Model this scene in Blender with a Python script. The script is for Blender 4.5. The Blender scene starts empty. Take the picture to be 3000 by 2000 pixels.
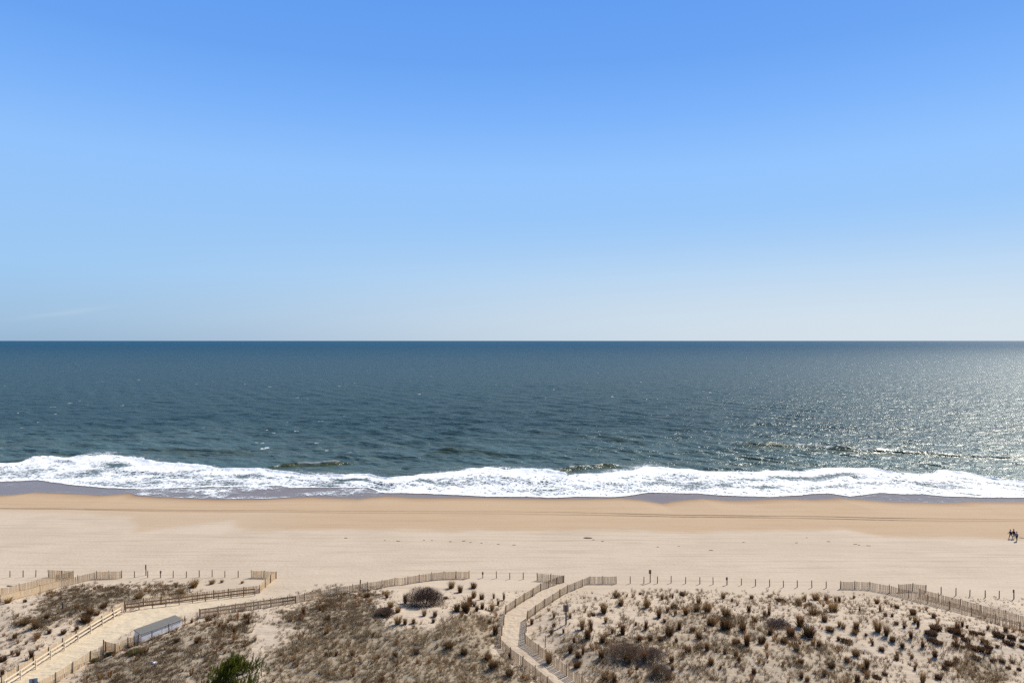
import bpy, bmesh, math, random
import numpy as np
from mathutils import Vector, Matrix

random.seed(11)
rng = np.random.default_rng(11)
S = bpy.context.scene
COL = S.collection

# ------------------------------------------------------------------ camera constants (photo 3000 x 2000, level camera)
F, CX, HOR, H = 2000.0, 1500.0, 996.8, 42.0
SUN_AZ = math.radians(47.0)      # to the right of the view direction (+Y)
SUN_EL = math.radians(43.0)

# ------------------------------------------------------------------ noise
def _h(i, j, seed):
    n = (i * 374761393 + j * 668265263 + seed * 974711) & 0xffffffff
    n = ((n ^ (n >> 13)) * 1274126177) & 0xffffffff
    n = n ^ (n >> 16)
    return (n & 0xffff) / 65535.0

def vn(x, y, seed=0):
    xi = np.floor(x).astype(np.int64); yi = np.floor(y).astype(np.int64)
    fx = x - xi; fy = y - yi
    u = fx * fx * (3 - 2 * fx); v = fy * fy * (3 - 2 * fy)
    a = _h(xi, yi, seed); b = _h(xi + 1, yi, seed); c = _h(xi, yi + 1, seed); d = _h(xi + 1, yi + 1, seed)
    return ((a + (b - a) * u) * (1 - v) + (c + (d - c) * u) * v) * 2 - 1

def fbm(x, y, octv=4, seed=0, gain=0.5):
    x = np.asarray(x, float); y = np.asarray(y, float)
    t = np.zeros(np.broadcast(x, y).shape); a = 1.0; n = 0.0
    for o in range(octv):
        t = t + a * vn(x * (2 ** o) + 17.3 * o, y * (2 ** o) - 9.1 * o, seed + o)
        n += a; a *= gain
    return t / n

def sstep(a, b, x):
    t = np.clip((x - a) / (b - a), 0, 1)
    return t * t * (3 - 2 * t)

# ------------------------------------------------------------------ photo coordinates
def q(ox, oy, k, pts): return [(ox + x / k, oy + y / k) for x, y in pts]
def Z1(*p): return q(0, 1640, 4.356, p)
def Z2(*p): return q(400, 1640, 4.356, p)
def Z3(*p): return q(850, 1640, 4.276, p)
def Z4(*p): return q(1350, 1640, 4.356, p)
def Z5(*p): return q(1800, 1640, 4.356, p)
def Z6(*p): return q(2250, 1640, 4.355, p)
def Z7(*p): return q(2600, 1640, 4.355, p)
def W(a, b, c): return q(0, 1280, 2.352, a) + q(1000, 1280, 2.352, b) + q(2000, 1280, 2.352, c)

def flat(px, py, z):
    Y = F * (H - z) / (py - HOR)
    return (px - CX) / F * Y, Y

TILT = 0.045
def curve(pts, z):
    xs, ss = [], []
    for px, py in pts:
        X, Y = flat(px, py, z); xs.append(X); ss.append(Y + TILT * X)
    o = np.argsort(xs); xs = np.array(xs)[o]; ss = np.array(ss)[o]
    return lambda x: np.interp(x, xs, ss)

E0 = curve(W([(0,400),(100,395),(250,380),(450,385),(700,400),(900,390),(950,405),(1200,420),(1550,430),(1800,428),(2000,420),(2150,415)],
             [(0,420),(120,425),(200,415),(310,408),(450,415),(600,418),(800,417),(1100,420),(1460,427),(1900,420),(2050,430),(2200,455)],
             [(0,432),(120,422),(300,437),(400,438),(700,425),(870,432),(1000,428),(1060,420),(1400,445),(1700,452),(1850,453),(1950,443),(2352,447)]), 0.25)
E1 = curve(W([(0,305),(270,292),(380,310),(480,325),(700,345),(900,355),(1150,350),(1450,340),(1750,335),(1950,330),(2000,345)],
             [(0,345),(180,345),(300,385),(420,385),(600,390),(800,400),(1000,413),(1300,413),(1460,422),(1600,413),(1700,413),(1850,417),(1950,408),(2050,390),(2120,378)],
             [(0,385),(100,385),(250,400),(600,412),(800,400),(900,390),(1000,385),(1150,410),(1210,400),(1350,380),(1500,390),(1650,390),(1800,405),(2050,415),(2352,415)]), 0.2)
E2 = curve(W([(0,175),(150,165),(300,150),(420,117),(600,110),(840,107),(1030,125),(1100,162),(1250,168),(1480,180),(1500,190),(1650,205),(1840,212),(2000,232),(2150,252)],
             [(0,255),(200,245),(330,272),(600,240),(900,205),(1000,187),(1150,200),(1400,210),(1480,220),(1560,245),(1750,235),(2000,215),(2100,187),(2200,190)],
             [(0,200),(200,215),(500,230),(560,210),(800,215),(1000,190),(1250,200),(1400,225),(1600,240),(1750,210),(1900,230),(2100,270),(2352,300)]), 0.5)
EM = curve(W([(0,515),(500,530),(885,560),(915,680),(1200,640),(1590,590),(1615,640),(1700,652),(2000,662)],
             [(0,655),(400,655),(700,662),(1000,662),(1300,665),(1600,655),(2000,655)],
             [(0,680),(300,660),(800,665),(1100,645),(1400,700),(1700,710),(2352,720)]), 2.4)
TR1 = curve(W([(0,490),(1000,501),(2000,506)], [(0,508),(1000,512),(1500,515),(1850,525)], [(0,538),(700,545),(1100,553),(1400,563),(2000,568),(2352,572)]), 1.9)
TR2 = curve(W([(0,498),(500,502),(1000,513),(2000,520)], [(0,525),(1000,530),(1700,540)], [(0,555),(600,560),(1000,570),(1500,583),(2352,588)]), 1.9)

# ------------------------------------------------------------------ terrain
_ps = np.array([-300, 40, 70, 86, 96, 105, 112, 140, 152, 165, 176, 180, 190, 200, 240, 300, 420, 1000, 3000.])
_pz = np.array([4.0, 4.6, 5.1, 5.0, 4.4, 3.5, 3.2, 2.75, 2.4, 1.5, 0.55, 0.27, 0.0, -0.6, -2.5, -5, -9, -12, -16.])
_ts = np.arange(-300, 1000, 0.5)
_tz = np.convolve(np.pad(np.interp(_ts, _ps, _pz), 8, mode='edge'), np.hanning(19)[1:-1] / np.hanning(19)[1:-1].sum(), mode='valid')

def wl(pts, z=3.7): return [flat(px, py, z) for px, py in pts]
PATHS = [  # centre line, half width, yellow sand
    (wl([(-120,2140),(0,2070),(110,2000),(225,1915),(320,1862),(440,1812),(600,1768),(750,1733),(870,1700)]), 2.9, 1.0),
    (wl([(1760,2110),(1660,2020),(1585,1958),(1536,1919),(1502,1886),(1503,1840),(1518,1803),(1577,1762),(1619,1736),(1671,1713),(1700,1696)]), 1.45, 0.0),
    (wl([(3150,1892),(3002,1842),(2928,1818),(2859,1798),(2797,1780),(2733,1763),(2678,1748),(2610,1733)]), 1.1, 0.0),
    (wl([(-130,1795),(0,1752),(57,1741),(115,1726),(172,1710),(230,1697),(250,1690)]), 1.0, 0.15),
]
def pdist(x, y, pl):
    d = np.full(np.broadcast(x, y).shape, 1e9)
    for (ax, ay), (bx, by) in zip(pl[:-1], pl[1:]):
        vx, vy = bx - ax, by - ay
        t = np.clip(((x - ax) * vx + (y - ay) * vy) / (vx * vx + vy * vy), 0, 1)
        d = np.minimum(d, np.hypot(x - ax - t * vx, y - ay - t * vy))
    return d

MOUNDS = []   # x, y, amplitude, rx, ry
for px, py, a, rx, ry in [(1130, 1830, 1.0, 20, 9), (2250, 1830, 0.7, 24, 10), (230, 1785, 0.5, 12, 6), (1240, 1765, 0.4, 6, 4),
                          (2760, 1850, 0.6, 10, 7), (620, 1900, 0.5, 12, 8), (2000, 1960, 0.6, 16, 6), (1750, 1790, 0.15, 8, 6)]:
    X, Y = flat(px, py, 5.0); MOUNDS.append((X, Y, a, rx, ry))

def terrain(x, y, fine=True):
    x = np.asarray(x, float); y = np.asarray(y, float)
    s = y + TILT * x
    sp = s - (E0(x) - 180.0) * sstep(150, 176, s)
    z = np.interp(sp, _ts, _tz)
    e0_ = E0(x); e1_ = np.maximum(E1(x), e0_ + 0.6)
    swz = np.where(s < e1_, 0.27 - 0.19 * (s - e0_) / (e1_ - e0_), 0.08 - 0.10 * (s - e1_))
    z = np.where(s > e0_ - 0.3, np.maximum(z, swz), z)
    dm = sstep(108, 99, s)
    z = z + dm * (fbm(x / 15, y / 13, 3, 3) * 0.55 + fbm(x / 4.2, y / 4.2, 3, 8) * 0.28)
    for mx, my, a, rx, ry in MOUNDS:
        z = z + a * np.exp(-((x - mx) / rx) ** 2 - ((y - my) / ry) ** 2) * dm
    pz = np.interp(s, _ts, _tz) - 0.32 * sstep(108, 100, s)
    for pl, hw, _ in PATHS:
        d = pdist(x, y, pl)
        k = sstep(hw + 5.5, hw, d) * sstep(112, 104, s)
        z = z * (1 - k) + pz * k
    if fine:
        z = z + dm * fbm(x / 1.1, y / 1.1, 2, 21) * 0.07
        z = z + (1 - dm) * fbm(x / 9, y / 3.5, 3, 31) * 0.045 * sstep(176, 165, s)
    return z

def at(px, py, y0=45.0, y1=230.0):
    Y = np.arange(y0, y1, 0.06)
    zr = H - (py - HOR) / F * Y
    X = (px - CX) / F * Y
    zt = terrain(X, Y)
    i = int(np.argmax(zr <= zt))
    return Vector((X[i], Y[i], float(zt[i])))

def pix(x, y, z): return CX + F * x / y, HOR + F * (H - z) / y
def inpoly(px, py, poly):
    c = np.zeros(px.shape, bool); n = len(poly)
    for i in range(n):
        x1, y1 = poly[i]; x2, y2 = poly[(i + 1) % n]
        if y1 == y2: continue
        t = ((y1 > py) != (y2 > py)) & (px < (x2 - x1) * (py - y1) / (y2 - y1) + x1)
        c ^= t
    return c

# vegetation cover seen in the photo: polygon, density, greyness (1 grey scrub, 0 tan grass)
VEG = [
    (Z1((650,470),(850,385),(1150,395),(1500,345),(1720,400),(1600,540),(1350,640),(1100,800),(900,800),(600,930),(400,780),(230,820),(420,680),(500,560)), 0.95, 0.85),
    (Z1((1560,370),(1800,350),(1850,480),(1650,520)), 0.6, 0.5),
    (Z2((60,420),(300,320),(500,290),(640,340),(620,440),(520,490),(330,470),(120,490)), 0.85, 0.7),
    (Z2((640,270),(830,270),(800,340),(650,350)), 0.5, 0.1),
    (Z1((0,640),(420,620),(250,800),(600,950),(900,900),(560,1150),(0,1568),(-900,2000),(-900,800)), 0.36, 0.6),
    (Z1((1180,1330),(1500,1200),(1780,1080),(2300,960),(2300,3000),(500,3000)), 0.92, 0.75),
    (Z2((0,1120),(400,960),(620,880),(900,740),(1450,660),(1500,1100),(1400,3000),(0,3000)), 0.8, 0.5),
    (Z3((-100,600),(100,560),(350,490),(800,400),(1100,390),(1180,450),(1000,520),(1130,700),(1300,720),(900,800),(500,900),(0,880),(-200,840)), 0.95, 0.8),
    (Z3((-250,1000),(300,900),(300,1000),(0,1120),(-250,1150)), 0.45, 0.3),
    (Z3((-300,1150),(100,1050),(500,860),(500,3000),(-400,3000)), 0.85, 0.5),
    ([(850,1873),(967,1841),(1107,1815),(1154,1832),(1260,1834),(1350,1801),(1407,1796),(1442,1824),(1446,1870),(1428,1899),(1488,1938),(1534,1961),(1600,2320),(850,2320)], 1.0, 0.18),
    ([(1300,3000),(1400,3000),(1480,1740),(1460,1770),(1430,1790),(1330,1800),(1290,1770)], 0.38, 0.4),
    ([(1620,1890),(1700,1850),(1850,1880),(1960,1800),(2060,1790),(2180,1800),(2270,1830),(2370,1860),(2450,1900),(2550,1960),(2640,2320),(1760,2320),(1600,1940)], 0.72, 0.42),
    ([(1560,1800),(1720,1740),(1900,1715),(2300,1735),(2650,1755),(2800,1805),(3500,1960),(3500,2320),(1650,2320)], 0.27, 0.5),
    (Z7((850,1250),(1150,1200),(1300,1300),(1600,1400),(1640,3000),(950,3000)), 0.9, 0.4),
    (Z4((1850,1080),(2000,1010),(2350,1040),(2400,1230),(2178,1260),(1900,1240)), 0.85, 0.9),
]
def cover(x, y, z, jit=0.0):
    px, py = pix(x, y, z)
    px = px + 34 * fbm(x / 4.5, y / 4.5, 2, 50) + 22 * fbm(x / 1.5, y / 1.5, 2, 51) + jit * rng.normal(0, 1, px.shape)
    py = py + 18 * fbm(x / 4.5, y / 4.5, 2, 56) + 14 * fbm(x / 1.5, y / 1.5, 2, 57) + 0.7 * jit * rng.normal(0, 1, px.shape)
    d = np.zeros(px.shape); g = np.full(px.shape, 0.5)
    for poly, den, gr in VEG:
        m = inpoly(px, py, poly)
        up = m & (den > d)
        d[up] = den; g[up] = gr
    for pl, hw, _ in PATHS:
        d = np.where(pdist(x, y, pl) < hw + 0.35, 0, d)
    return d, g

# ------------------------------------------------------------------ mesh helpers
def link(name, me, mat=None, parent=None):
    o = bpy.data.objects.new(name, me); COL.objects.link(o)
    if mat: me.materials.append(mat)
    if parent: o.parent = parent
    return o
def tag(o, label=None, cat=None, group=None, kind=None):
    if label: o['label'] = label
    if cat: o['category'] = cat
    if group: o['group'] = group
    if kind: o['kind'] = kind
    return o
def empty(name, loc, rz=0.0):
    o = bpy.data.objects.new(name, None); COL.objects.link(o)
    o.location = loc; o.rotation_euler = (0, 0, rz); o.empty_display_size = 0.2
    return o
def raw_mesh(name, V, loops, starts, smooth=False):
    me = bpy.data.meshes.new(name)
    V = np.asarray(V, np.float32).reshape(-1, 3)
    me.vertices.add(len(V)); me.vertices.foreach_set('co', V.ravel())
    loops = np.asarray(loops, np.int32); starts = np.asarray(starts, np.int32)
    me.loops.add(len(loops)); me.loops.foreach_set('vertex_index', loops)
    me.polygons.add(len(starts)); me.polygons.foreach_set('loop_start', starts)
    if smooth: me.polygons.foreach_set('use_smooth', np.ones(len(starts), bool))
    me.update(calc_edges=True); me.validate()
    return me
def grid_mesh(name, P, keep=None, smooth=True):
    ny, nx, _ = P.shape
    i = np.arange(ny * nx).reshape(ny, nx)
    quads = np.stack([i[:-1, :-1], i[:-1, 1:], i[1:, 1:], i[1:, :-1]], -1).reshape(-1, 4)
    if keep is not None: quads = quads[keep.reshape(-1)]
    return raw_mesh(name, P, quads.ravel(), np.arange(len(quads)) * 4, smooth)
def set_attr(me, name, arr):
    a = me.attributes.new(name, 'FLOAT_COLOR', 'POINT')
    a.data.foreach_set('color', np.asarray(arr, np.float32).ravel())

class MB:
    def __init__(s): s.v = []; s.f = []
    def hexa(s, b, t):
        n = len(s.v); s.v += [tuple(p) for p in b] + [tuple(p) for p in t]
        s.f += [(n+3,n+2,n+1,n), (n+4,n+5,n+6,n+7)] + [(n+i, n+(i+1)%4, n+4+(i+1)%4, n+4+i) for i in range(4)]
    def box(s, x0, x1, y0, y1, z0, z1):
        s.hexa([(x0,y0,z0),(x1,y0,z0),(x1,y1,z0),(x0,y1,z0)], [(x0,y0,z1),(x1,y0,z1),(x1,y1,z1),(x0,y1,z1)])
    def bar(s, p, r, w, h, up=Vector((0,0,1))):
        p = Vector(p); r = Vector(r); d = (r - p).normalized()
        a = d.cross(up)
        if a.length < 1e-4: a = Vector((1,0,0))
        a.normalize(); b = a.cross(d).normalized()
        a = a * (w / 2); b = b * (h / 2)
        s.hexa([p-a-b, p+a-b, p+a+b, p-a+b], [r-a-b, r+a-b, r+a+b, r-a+b])
    def tube(s, pts, rad, n=7, cap=True):
        rings = []
        for k, p in enumerate(pts):
            p = Vector(p)
            d = (Vector(pts[min(k+1, len(pts)-1)]) - Vector(pts[max(k-1, 0)])).normalized()
            a = d.cross(Vector((0.13, 0.99, 0.05)));
            if a.length < 1e-3: a = d.cross(Vector((1, 0, 0)))
            a.normalize(); b = d.cross(a)
            base = len(s.v)
            for j in range(n):
                t = 2 * math.pi * j / n
                s.v.append(tuple(p + (a * math.cos(t) + b * math.sin(t)) * rad[k]))
            rings.append(base)
        for r0, r1 in zip(rings[:-1], rings[1:]):
            for j in range(n): s.f.append((r0+j, r0+(j+1)%n, r1+(j+1)%n, r1+j))
        if cap:
            s.f.append(tuple(rings[0]+j for j in reversed(range(n)))); s.f.append(tuple(rings[-1]+j for j in range(n)))
    def build(s, name, mat, parent=None, bevel=0.0, smooth=False):
        me = bpy.data.meshes.new(name); me.from_pydata(s.v, [], s.f)
        bm = bmesh.new(); bm.from_mesh(me); bmesh.ops.recalc_face_normals(bm, faces=bm.faces)
        if bevel: bmesh.ops.bevel(bm, geom=list(bm.edges), offset=bevel, segments=1, affect='EDGES', clamp_overlap=True)
        bm.to_mesh(me); bm.free()
        if smooth: me.polygons.foreach_set('use_smooth', [True] * len(me.polygons))
        return link(name, me, mat, parent)

# ------------------------------------------------------------------ materials
def newmat(name):
    m = bpy.data.materials.new(name); m.use_nodes = True
    nt = m.node_tree; nt.nodes.clear()
    return m, nt, nt.nodes, nt.links
class G:
    """small node-graph helper"""
    def __init__(s, nt): s.nt = nt
    def n(s, t, **kw):
        nd = s.nt.nodes.new(t)
        for k, v in kw.items():
            if k.startswith('_'): setattr(nd, k[1:], v)
            else:
                key = int(k[1:]) if k[0] == 'i' and k[1:].isdigit() else k.replace('__', ' ')
                s.put(nd.inputs[key], v)
        return nd
    def put(s, sock, v):
        if isinstance(v, bpy.types.NodeSocket): s.nt.links.new(v, sock)
        elif isinstance(v, bpy.types.Node): s.nt.links.new(v.outputs[0], sock)
        else:
            if hasattr(sock.default_value, '__len__') and not hasattr(v, '__len__'): v = (v,) * len(sock.default_value)
            if hasattr(sock.default_value, '__len__') and len(sock.default_value) == 4 and len(v) == 3: v = (*v, 1)
            sock.default_value = v
    def math(s, op, a, b=0.0, c=None, clamp=False):
        nd = s.nt.nodes.new('ShaderNodeMath'); nd.operation = op; nd.use_clamp = clamp
        s.put(nd.inputs[0], a); s.put(nd.inputs[1], b)
        if c is not None: s.put(nd.inputs[2], c)
        return nd.outputs[0]
    def mix(s, f, a, b, mode='MIX'):
        nd = s.nt.nodes.new('ShaderNodeMix'); nd.data_type = 'RGBA'; nd.blend_type = mode; nd.clamp_factor = True
        s.put(nd.inputs[0], f); s.put(nd.inputs[6], a); s.put(nd.inputs[7], b)
        return nd.outputs[2]
    def ss(s, x, a, b, lo=0.0, hi=1.0):
        nd = s.nt.nodes.new('ShaderNodeMapRange'); nd.interpolation_type = 'SMOOTHSTEP'
        s.put(nd.inputs[0], x); s.put(nd.inputs[1], a); s.put(nd.inputs[2], b); s.put(nd.inputs[3], lo); s.put(nd.inputs[4], hi)
        return nd.outputs[0]
    def pos(s, scale=(1,1,1), rot=(0,0,0), src=None):
        g = src or s.n('ShaderNodeNewGeometry').outputs['Position']
        return s.n('ShaderNodeMapping', Vector=g, Scale=scale, Rotation=rot).outputs[0]
    def noise(s, vec, scale, detail=3.0, rough=0.5, dist=0.0):
        return s.n('ShaderNodeTexNoise', Vector=vec, Scale=scale, Detail=detail, Roughness=rough, Distortion=dist).outputs[0]
    def attr(s, name):
        a = s.nt.nodes.new('ShaderNodeAttribute'); a.attribute_name = name; return a
    def sep(s, c):
        return s.n('ShaderNodeSeparateColor', Color=c).outputs
    def bump(s, h, dist, strength=1.0, normal=None):
        b = s.n('ShaderNodeBump', Height=h, Distance=dist, Strength=strength)
        if normal is not None: s.put(b.inputs['Normal'], normal)
        return b.outputs[0]
    def out(s, sh):
        o = s.n('ShaderNodeOutputMaterial'); s.nt.links.new(sh, o.inputs['Surface'])

def wood(name, c1, c2, scale=6.0):
    m, nt, N, L = newmat(name); g = G(nt)
    tc = g.n('ShaderNodeTexCoord').outputs['Object']
    v = g.n('ShaderNodeMapping', Vector=tc, Scale=(3, 3, 0.5)).outputs[0]
    f = g.noise(v, scale, 4, 0.6)
    info = g.n('ShaderNodeObjectInfo').outputs['Random']
    col = g.mix(g.ss(f, 0.3, 0.7), c1, c2)
    col = g.mix(g.math('MULTIPLY', info, 0.35), col, tuple(x * 0.7 for x in c1))
    p = g.n('ShaderNodeBsdfPrincipled', Base__Color=col, Roughness=0.85, Normal=g.bump(f, 0.01, 0.6))
    p.inputs['Specular IOR Level'].default_value = 0.2
    g.out(p.outputs[0]); return m
def plain(name, c, rough=0.6, var=0.12, scale=3.0, metal=0.0):
    m, nt, N, L = newmat(name); g = G(nt)
    tc = g.n('ShaderNodeTexCoord').outputs['Object']
    f = g.noise(tc, scale, 4, 0.6)
    col = g.mix(f, tuple(x * (1 - var) for x in c), tuple(min(1, x * (1 + var)) for x in c))
    p = g.n('ShaderNodeBsdfPrincipled', Base__Color=col, Roughness=rough, Metallic=metal)
    p.inputs['Specular IOR Level'].default_value = 0.3
    g.out(p.outputs[0]); return m
def slat_material(name, c, transl=0.4):
    m, nt, N, L = newmat(name); g = G(nt)
    P = g.n('ShaderNodeNewGeometry').outputs['Position']
    f = g.noise(P, 9.0, 2, 0.6)
    col = g.mix(f, tuple(x * 0.65 for x in c), tuple(min(1, x * 1.3) for x in c))
    d = g.n('ShaderNodeBsdfDiffuse', Color=col)
    t = g.n('ShaderNodeBsdfTranslucent', Color=col)
    mx = g.n('ShaderNodeMixShader', i0=transl, i1=d.outputs[0], i2=t.outputs[0])
    g.out(mx.outputs[0]); return m
def plant_material(name, transl=0.36):
    m, nt, N, L = newmat(name); g = G(nt)
    a = g.attr('col').outputs['Color']
    r = g.n('ShaderNodeObjectInfo').outputs['Random']
    col = g.mix(r, g.mix(1.0, a, (0.72, 0.72, 0.74), 'MULTIPLY'), g.mix(1.0, a, (1.18, 1.1, 1.0), 'MULTIPLY'))
    d = g.n('ShaderNodeBsdfDiffuse', Color=col, Roughness=0.5)
    t = g.n('ShaderNodeBsdfTranslucent', Color=col)
    mx = g.n('ShaderNodeMixShader', i0=transl, i1=d.outputs[0], i2=t.outputs[0])
    g.out(mx.outputs[0]); return m

def sand_material():
    m, nt, N, L = newmat('sand'); g = G(nt)
    P = g.n('ShaderNodeNewGeometry').outputs['Position']
    a = g.attr('surf'); R, Gm, B = g.sep(a.outputs['Color'])[:3]; A = a.outputs['Alpha']
    b = g.attr('surf2'); PY, FP, DU = g.sep(b.outputs['Color'])[:3]
    streak = g.noise(g.pos((0.05, 0.9, 1), src=P), 1.0, 5, 0.6)
    blot = g.noise(P, 0.09, 5, 0.6)
    fine = g.noise(P, 3.0, 5, 0.7)
    dry = g.mix(g.ss(blot, 0.3, 0.7), SAND_DRY1, SAND_DRY2)
    dry = g.mix(g.math('MULTIPLY', g.ss(streak, 0.46, 0.72), 0.75), dry, SAND_DRY3)
    dry = g.mix(PY, dry, SAND_PATH)
    moist = g.mix(g.ss(streak, 0.35, 0.7), SAND_MOIST1, SAND_MOIST2)
    col = g.mix(Gm, dry, moist)
    col = g.mix(g.math('MULTIPLY', b.outputs['Alpha'], 0.75), col, (0.29, 0.185, 0.105))
    col = g.mix(R, col, SAND_WET)
    col = g.mix(g.math('MULTIPLY', g.ss(fine, 0.35, 0.65), 0.10), col, (0.24, 0.18, 0.13))
    # dead plant litter lying between the dune plants
    lit = g.noise(P, 2.2, 5, 0.75)
    lf = g.math('MULTIPLY', B, g.ss(lit, g.math('SUBTRACT', 0.75, g.math('MULTIPLY', B, 0.6)), g.math('SUBTRACT', 0.9, g.math('MULTIPLY', B, 0.5))))
    col = g.mix(lf, col, g.mix(g.noise(P, 5.0, 3, 0.7), (0.20, 0.16, 0.115), (0.42, 0.34, 0.24)))
    # footprints: slightly darker spots by noise
    ft = g.ss(g.noise(g.pos((1, 1.25, 1), src=P), 1.5, 3, 0.6), 0.58, 0.68)
    col = g.mix(g.math('MULTIPLY', g.math('MULTIPLY', ft, g.math('MINIMUM', g.math('MULTIPLY', FP, 1.6), 1.0)), 0.38), col, (0.25, 0.195, 0.14))
    # tyre ruts
    col = g.mix(g.math('MULTIPLY', A, g.ss(g.noise(g.pos((0.6, 3, 1), src=P), 1.0, 3), 0.2, 0.5)), col, (0.12, 0.075, 0.04))
    # bumps
    h1 = g.math('MULTIPLY', fine, 0.3)
    vor = g.n('ShaderNodeTexVoronoi', Vector=P, Scale=2.2, _feature='SMOOTH_F1').outputs['Distance']
    h2 = g.math('MULTIPLY', g.math('MULTIPLY', vor, FP), 0.9)
    rip = g.noise(g.pos((0.35, 1.3, 1), rot=(0, 0, 0.5), src=P), 1.4, 4, 0.65)
    h3 = g.math('MULTIPLY', g.math('MULTIPLY', rip, DU), 1.3)
    hs = g.math('ADD', g.math('ADD', h1, h2), h3)
    hs = g.math('MULTIPLY', hs, g.math('SUBTRACT', 1.0, g.math('MULTIPLY', R, 0.92)))
    nb = g.bump(hs, 0.16, 0.8)
    rough = g.ss(R, 0.2, 1.0, 0.9, 0.22)
    p = g.n('ShaderNodeBsdfPrincipled', Base__Color=col, Roughness=rough, Normal=nb)
    g.put(p.inputs['Specular IOR Level'], g.ss(R, 0.2, 1.0, 0.08, 0.10))
    g.out(p.outputs[0]); return m

def sea_material():
    m, nt, N, L = newmat('sea'); g = G(nt)
    P = g.n('ShaderNodeNewGeometry').outputs['Position']
    a = g.attr('shore'); R, GR, WF = g.sep(a.outputs['Color'])[:3]
    n1 = g.noise(g.pos((0.30, 0.42, 1), rot=(0, 0, 0.65), src=P), 1.0, 2, 0.5, 0.3)
    n2 = g.noise(g.pos((1.0, 1.3, 1), rot=(0, 0, 0.5), src=P), 1.1, 3, 0.6, 0.4)
    n3 = g.noise(g.pos((1.0, 1.2, 1), rot=(0, 0, -0.3), src=P), 4.5, 2, 0.6)
    n0 = g.noise(g.pos((0.055, 0.10, 1), rot=(0, 0, 0.55), src=P), 1.0, 3, 0.55, 0.2)
    gust = g.noise(g.pos((0.004, 0.012, 1), src=P), 1.0, 4, 0.6)
    h = g.math('ADD', g.math('ADD', g.math('MULTIPLY', n1, 0.85), g.math('MULTIPLY', n2, 0.26)), g.math('MULTIPLY', n3, 0.04))
    h = g.math('ADD', h, g.math('MULTIPLY', n0, 2.4))
    nb = g.bump(h, 1.0, g.ss(gust, 0.3, 0.7, 0.8, 1.0))
    deep = g.mix(g.ss(gust, 0.3, 0.7), SEA_DEEP1, SEA_DEEP2)
    big = g.noise(g.pos((0.012, 0.05, 1), rot=(0, 0, 0.12), src=P), 1.0, 4, 0.6)
    near = g.mix(g.ss(big, 0.35, 0.65), SEA_NEAR1, SEA_NEAR2)
    col = g.mix(R, deep, near)
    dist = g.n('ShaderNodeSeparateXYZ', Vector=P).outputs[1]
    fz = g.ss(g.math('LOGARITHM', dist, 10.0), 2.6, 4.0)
    col = g.mix(fz, col, SEA_FAR_SKY)  # far water: reflection of the higher sky put into the base blue
    col = g.mix(GR, col, SEA_GREEN)
    # small whitecaps
    w1 = g.noise(g.pos((0.016, 0.010, 1), src=P), 1.0, 2, 0.5)
    w2 = g.noise(g.pos((0.16, 0.11, 1), rot=(0, 0, 0.3), src=P), 1.0, 1, 0.4)
    w3 = g.noise(g.pos((0.7, 0.5, 1), src=P), 1.0, 3, 0.7)
    cap = g.math('MULTIPLY', g.ss(g.math('ADD', w2, g.math('MULTIPLY', w1, 0.35)), 0.955, 1.0), g.ss(w3, 0.42, 0.6))
    cap = g.math('MAXIMUM', cap, WF)
    dif = g.n('ShaderNodeBsdfDiffuse', Color=col, Normal=nb)
    gl = g.n('ShaderNodeBsdfGlossy', Color=(0.9, 0.93, 0.90), Roughness=0.25, Normal=nb)
    fr = g.n('ShaderNodeFresnel', IOR=1.33, Normal=nb).outputs[0]
    fac = g.math('MULTIPLY', g.math('MAXIMUM', g.math('MULTIPLY', fr, SEA_REFL), 0.047), g.ss(fz, 0, 1, 1.0, 0.4))
    mx = g.n('ShaderNodeMixShader', i0=fac, i1=dif.outputs[0], i2=gl.outputs[0])
    foam = g.n('ShaderNodeBsdfDiffuse', Color=(0.75, 0.78, 0.8))
    mx2 = g.n('ShaderNodeMixShader', i0=g.math('MULTIPLY', cap, 0.85), i1=mx.outputs[0], i2=foam.outputs[0])
    g.out(mx2.outputs[0]); return m

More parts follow.
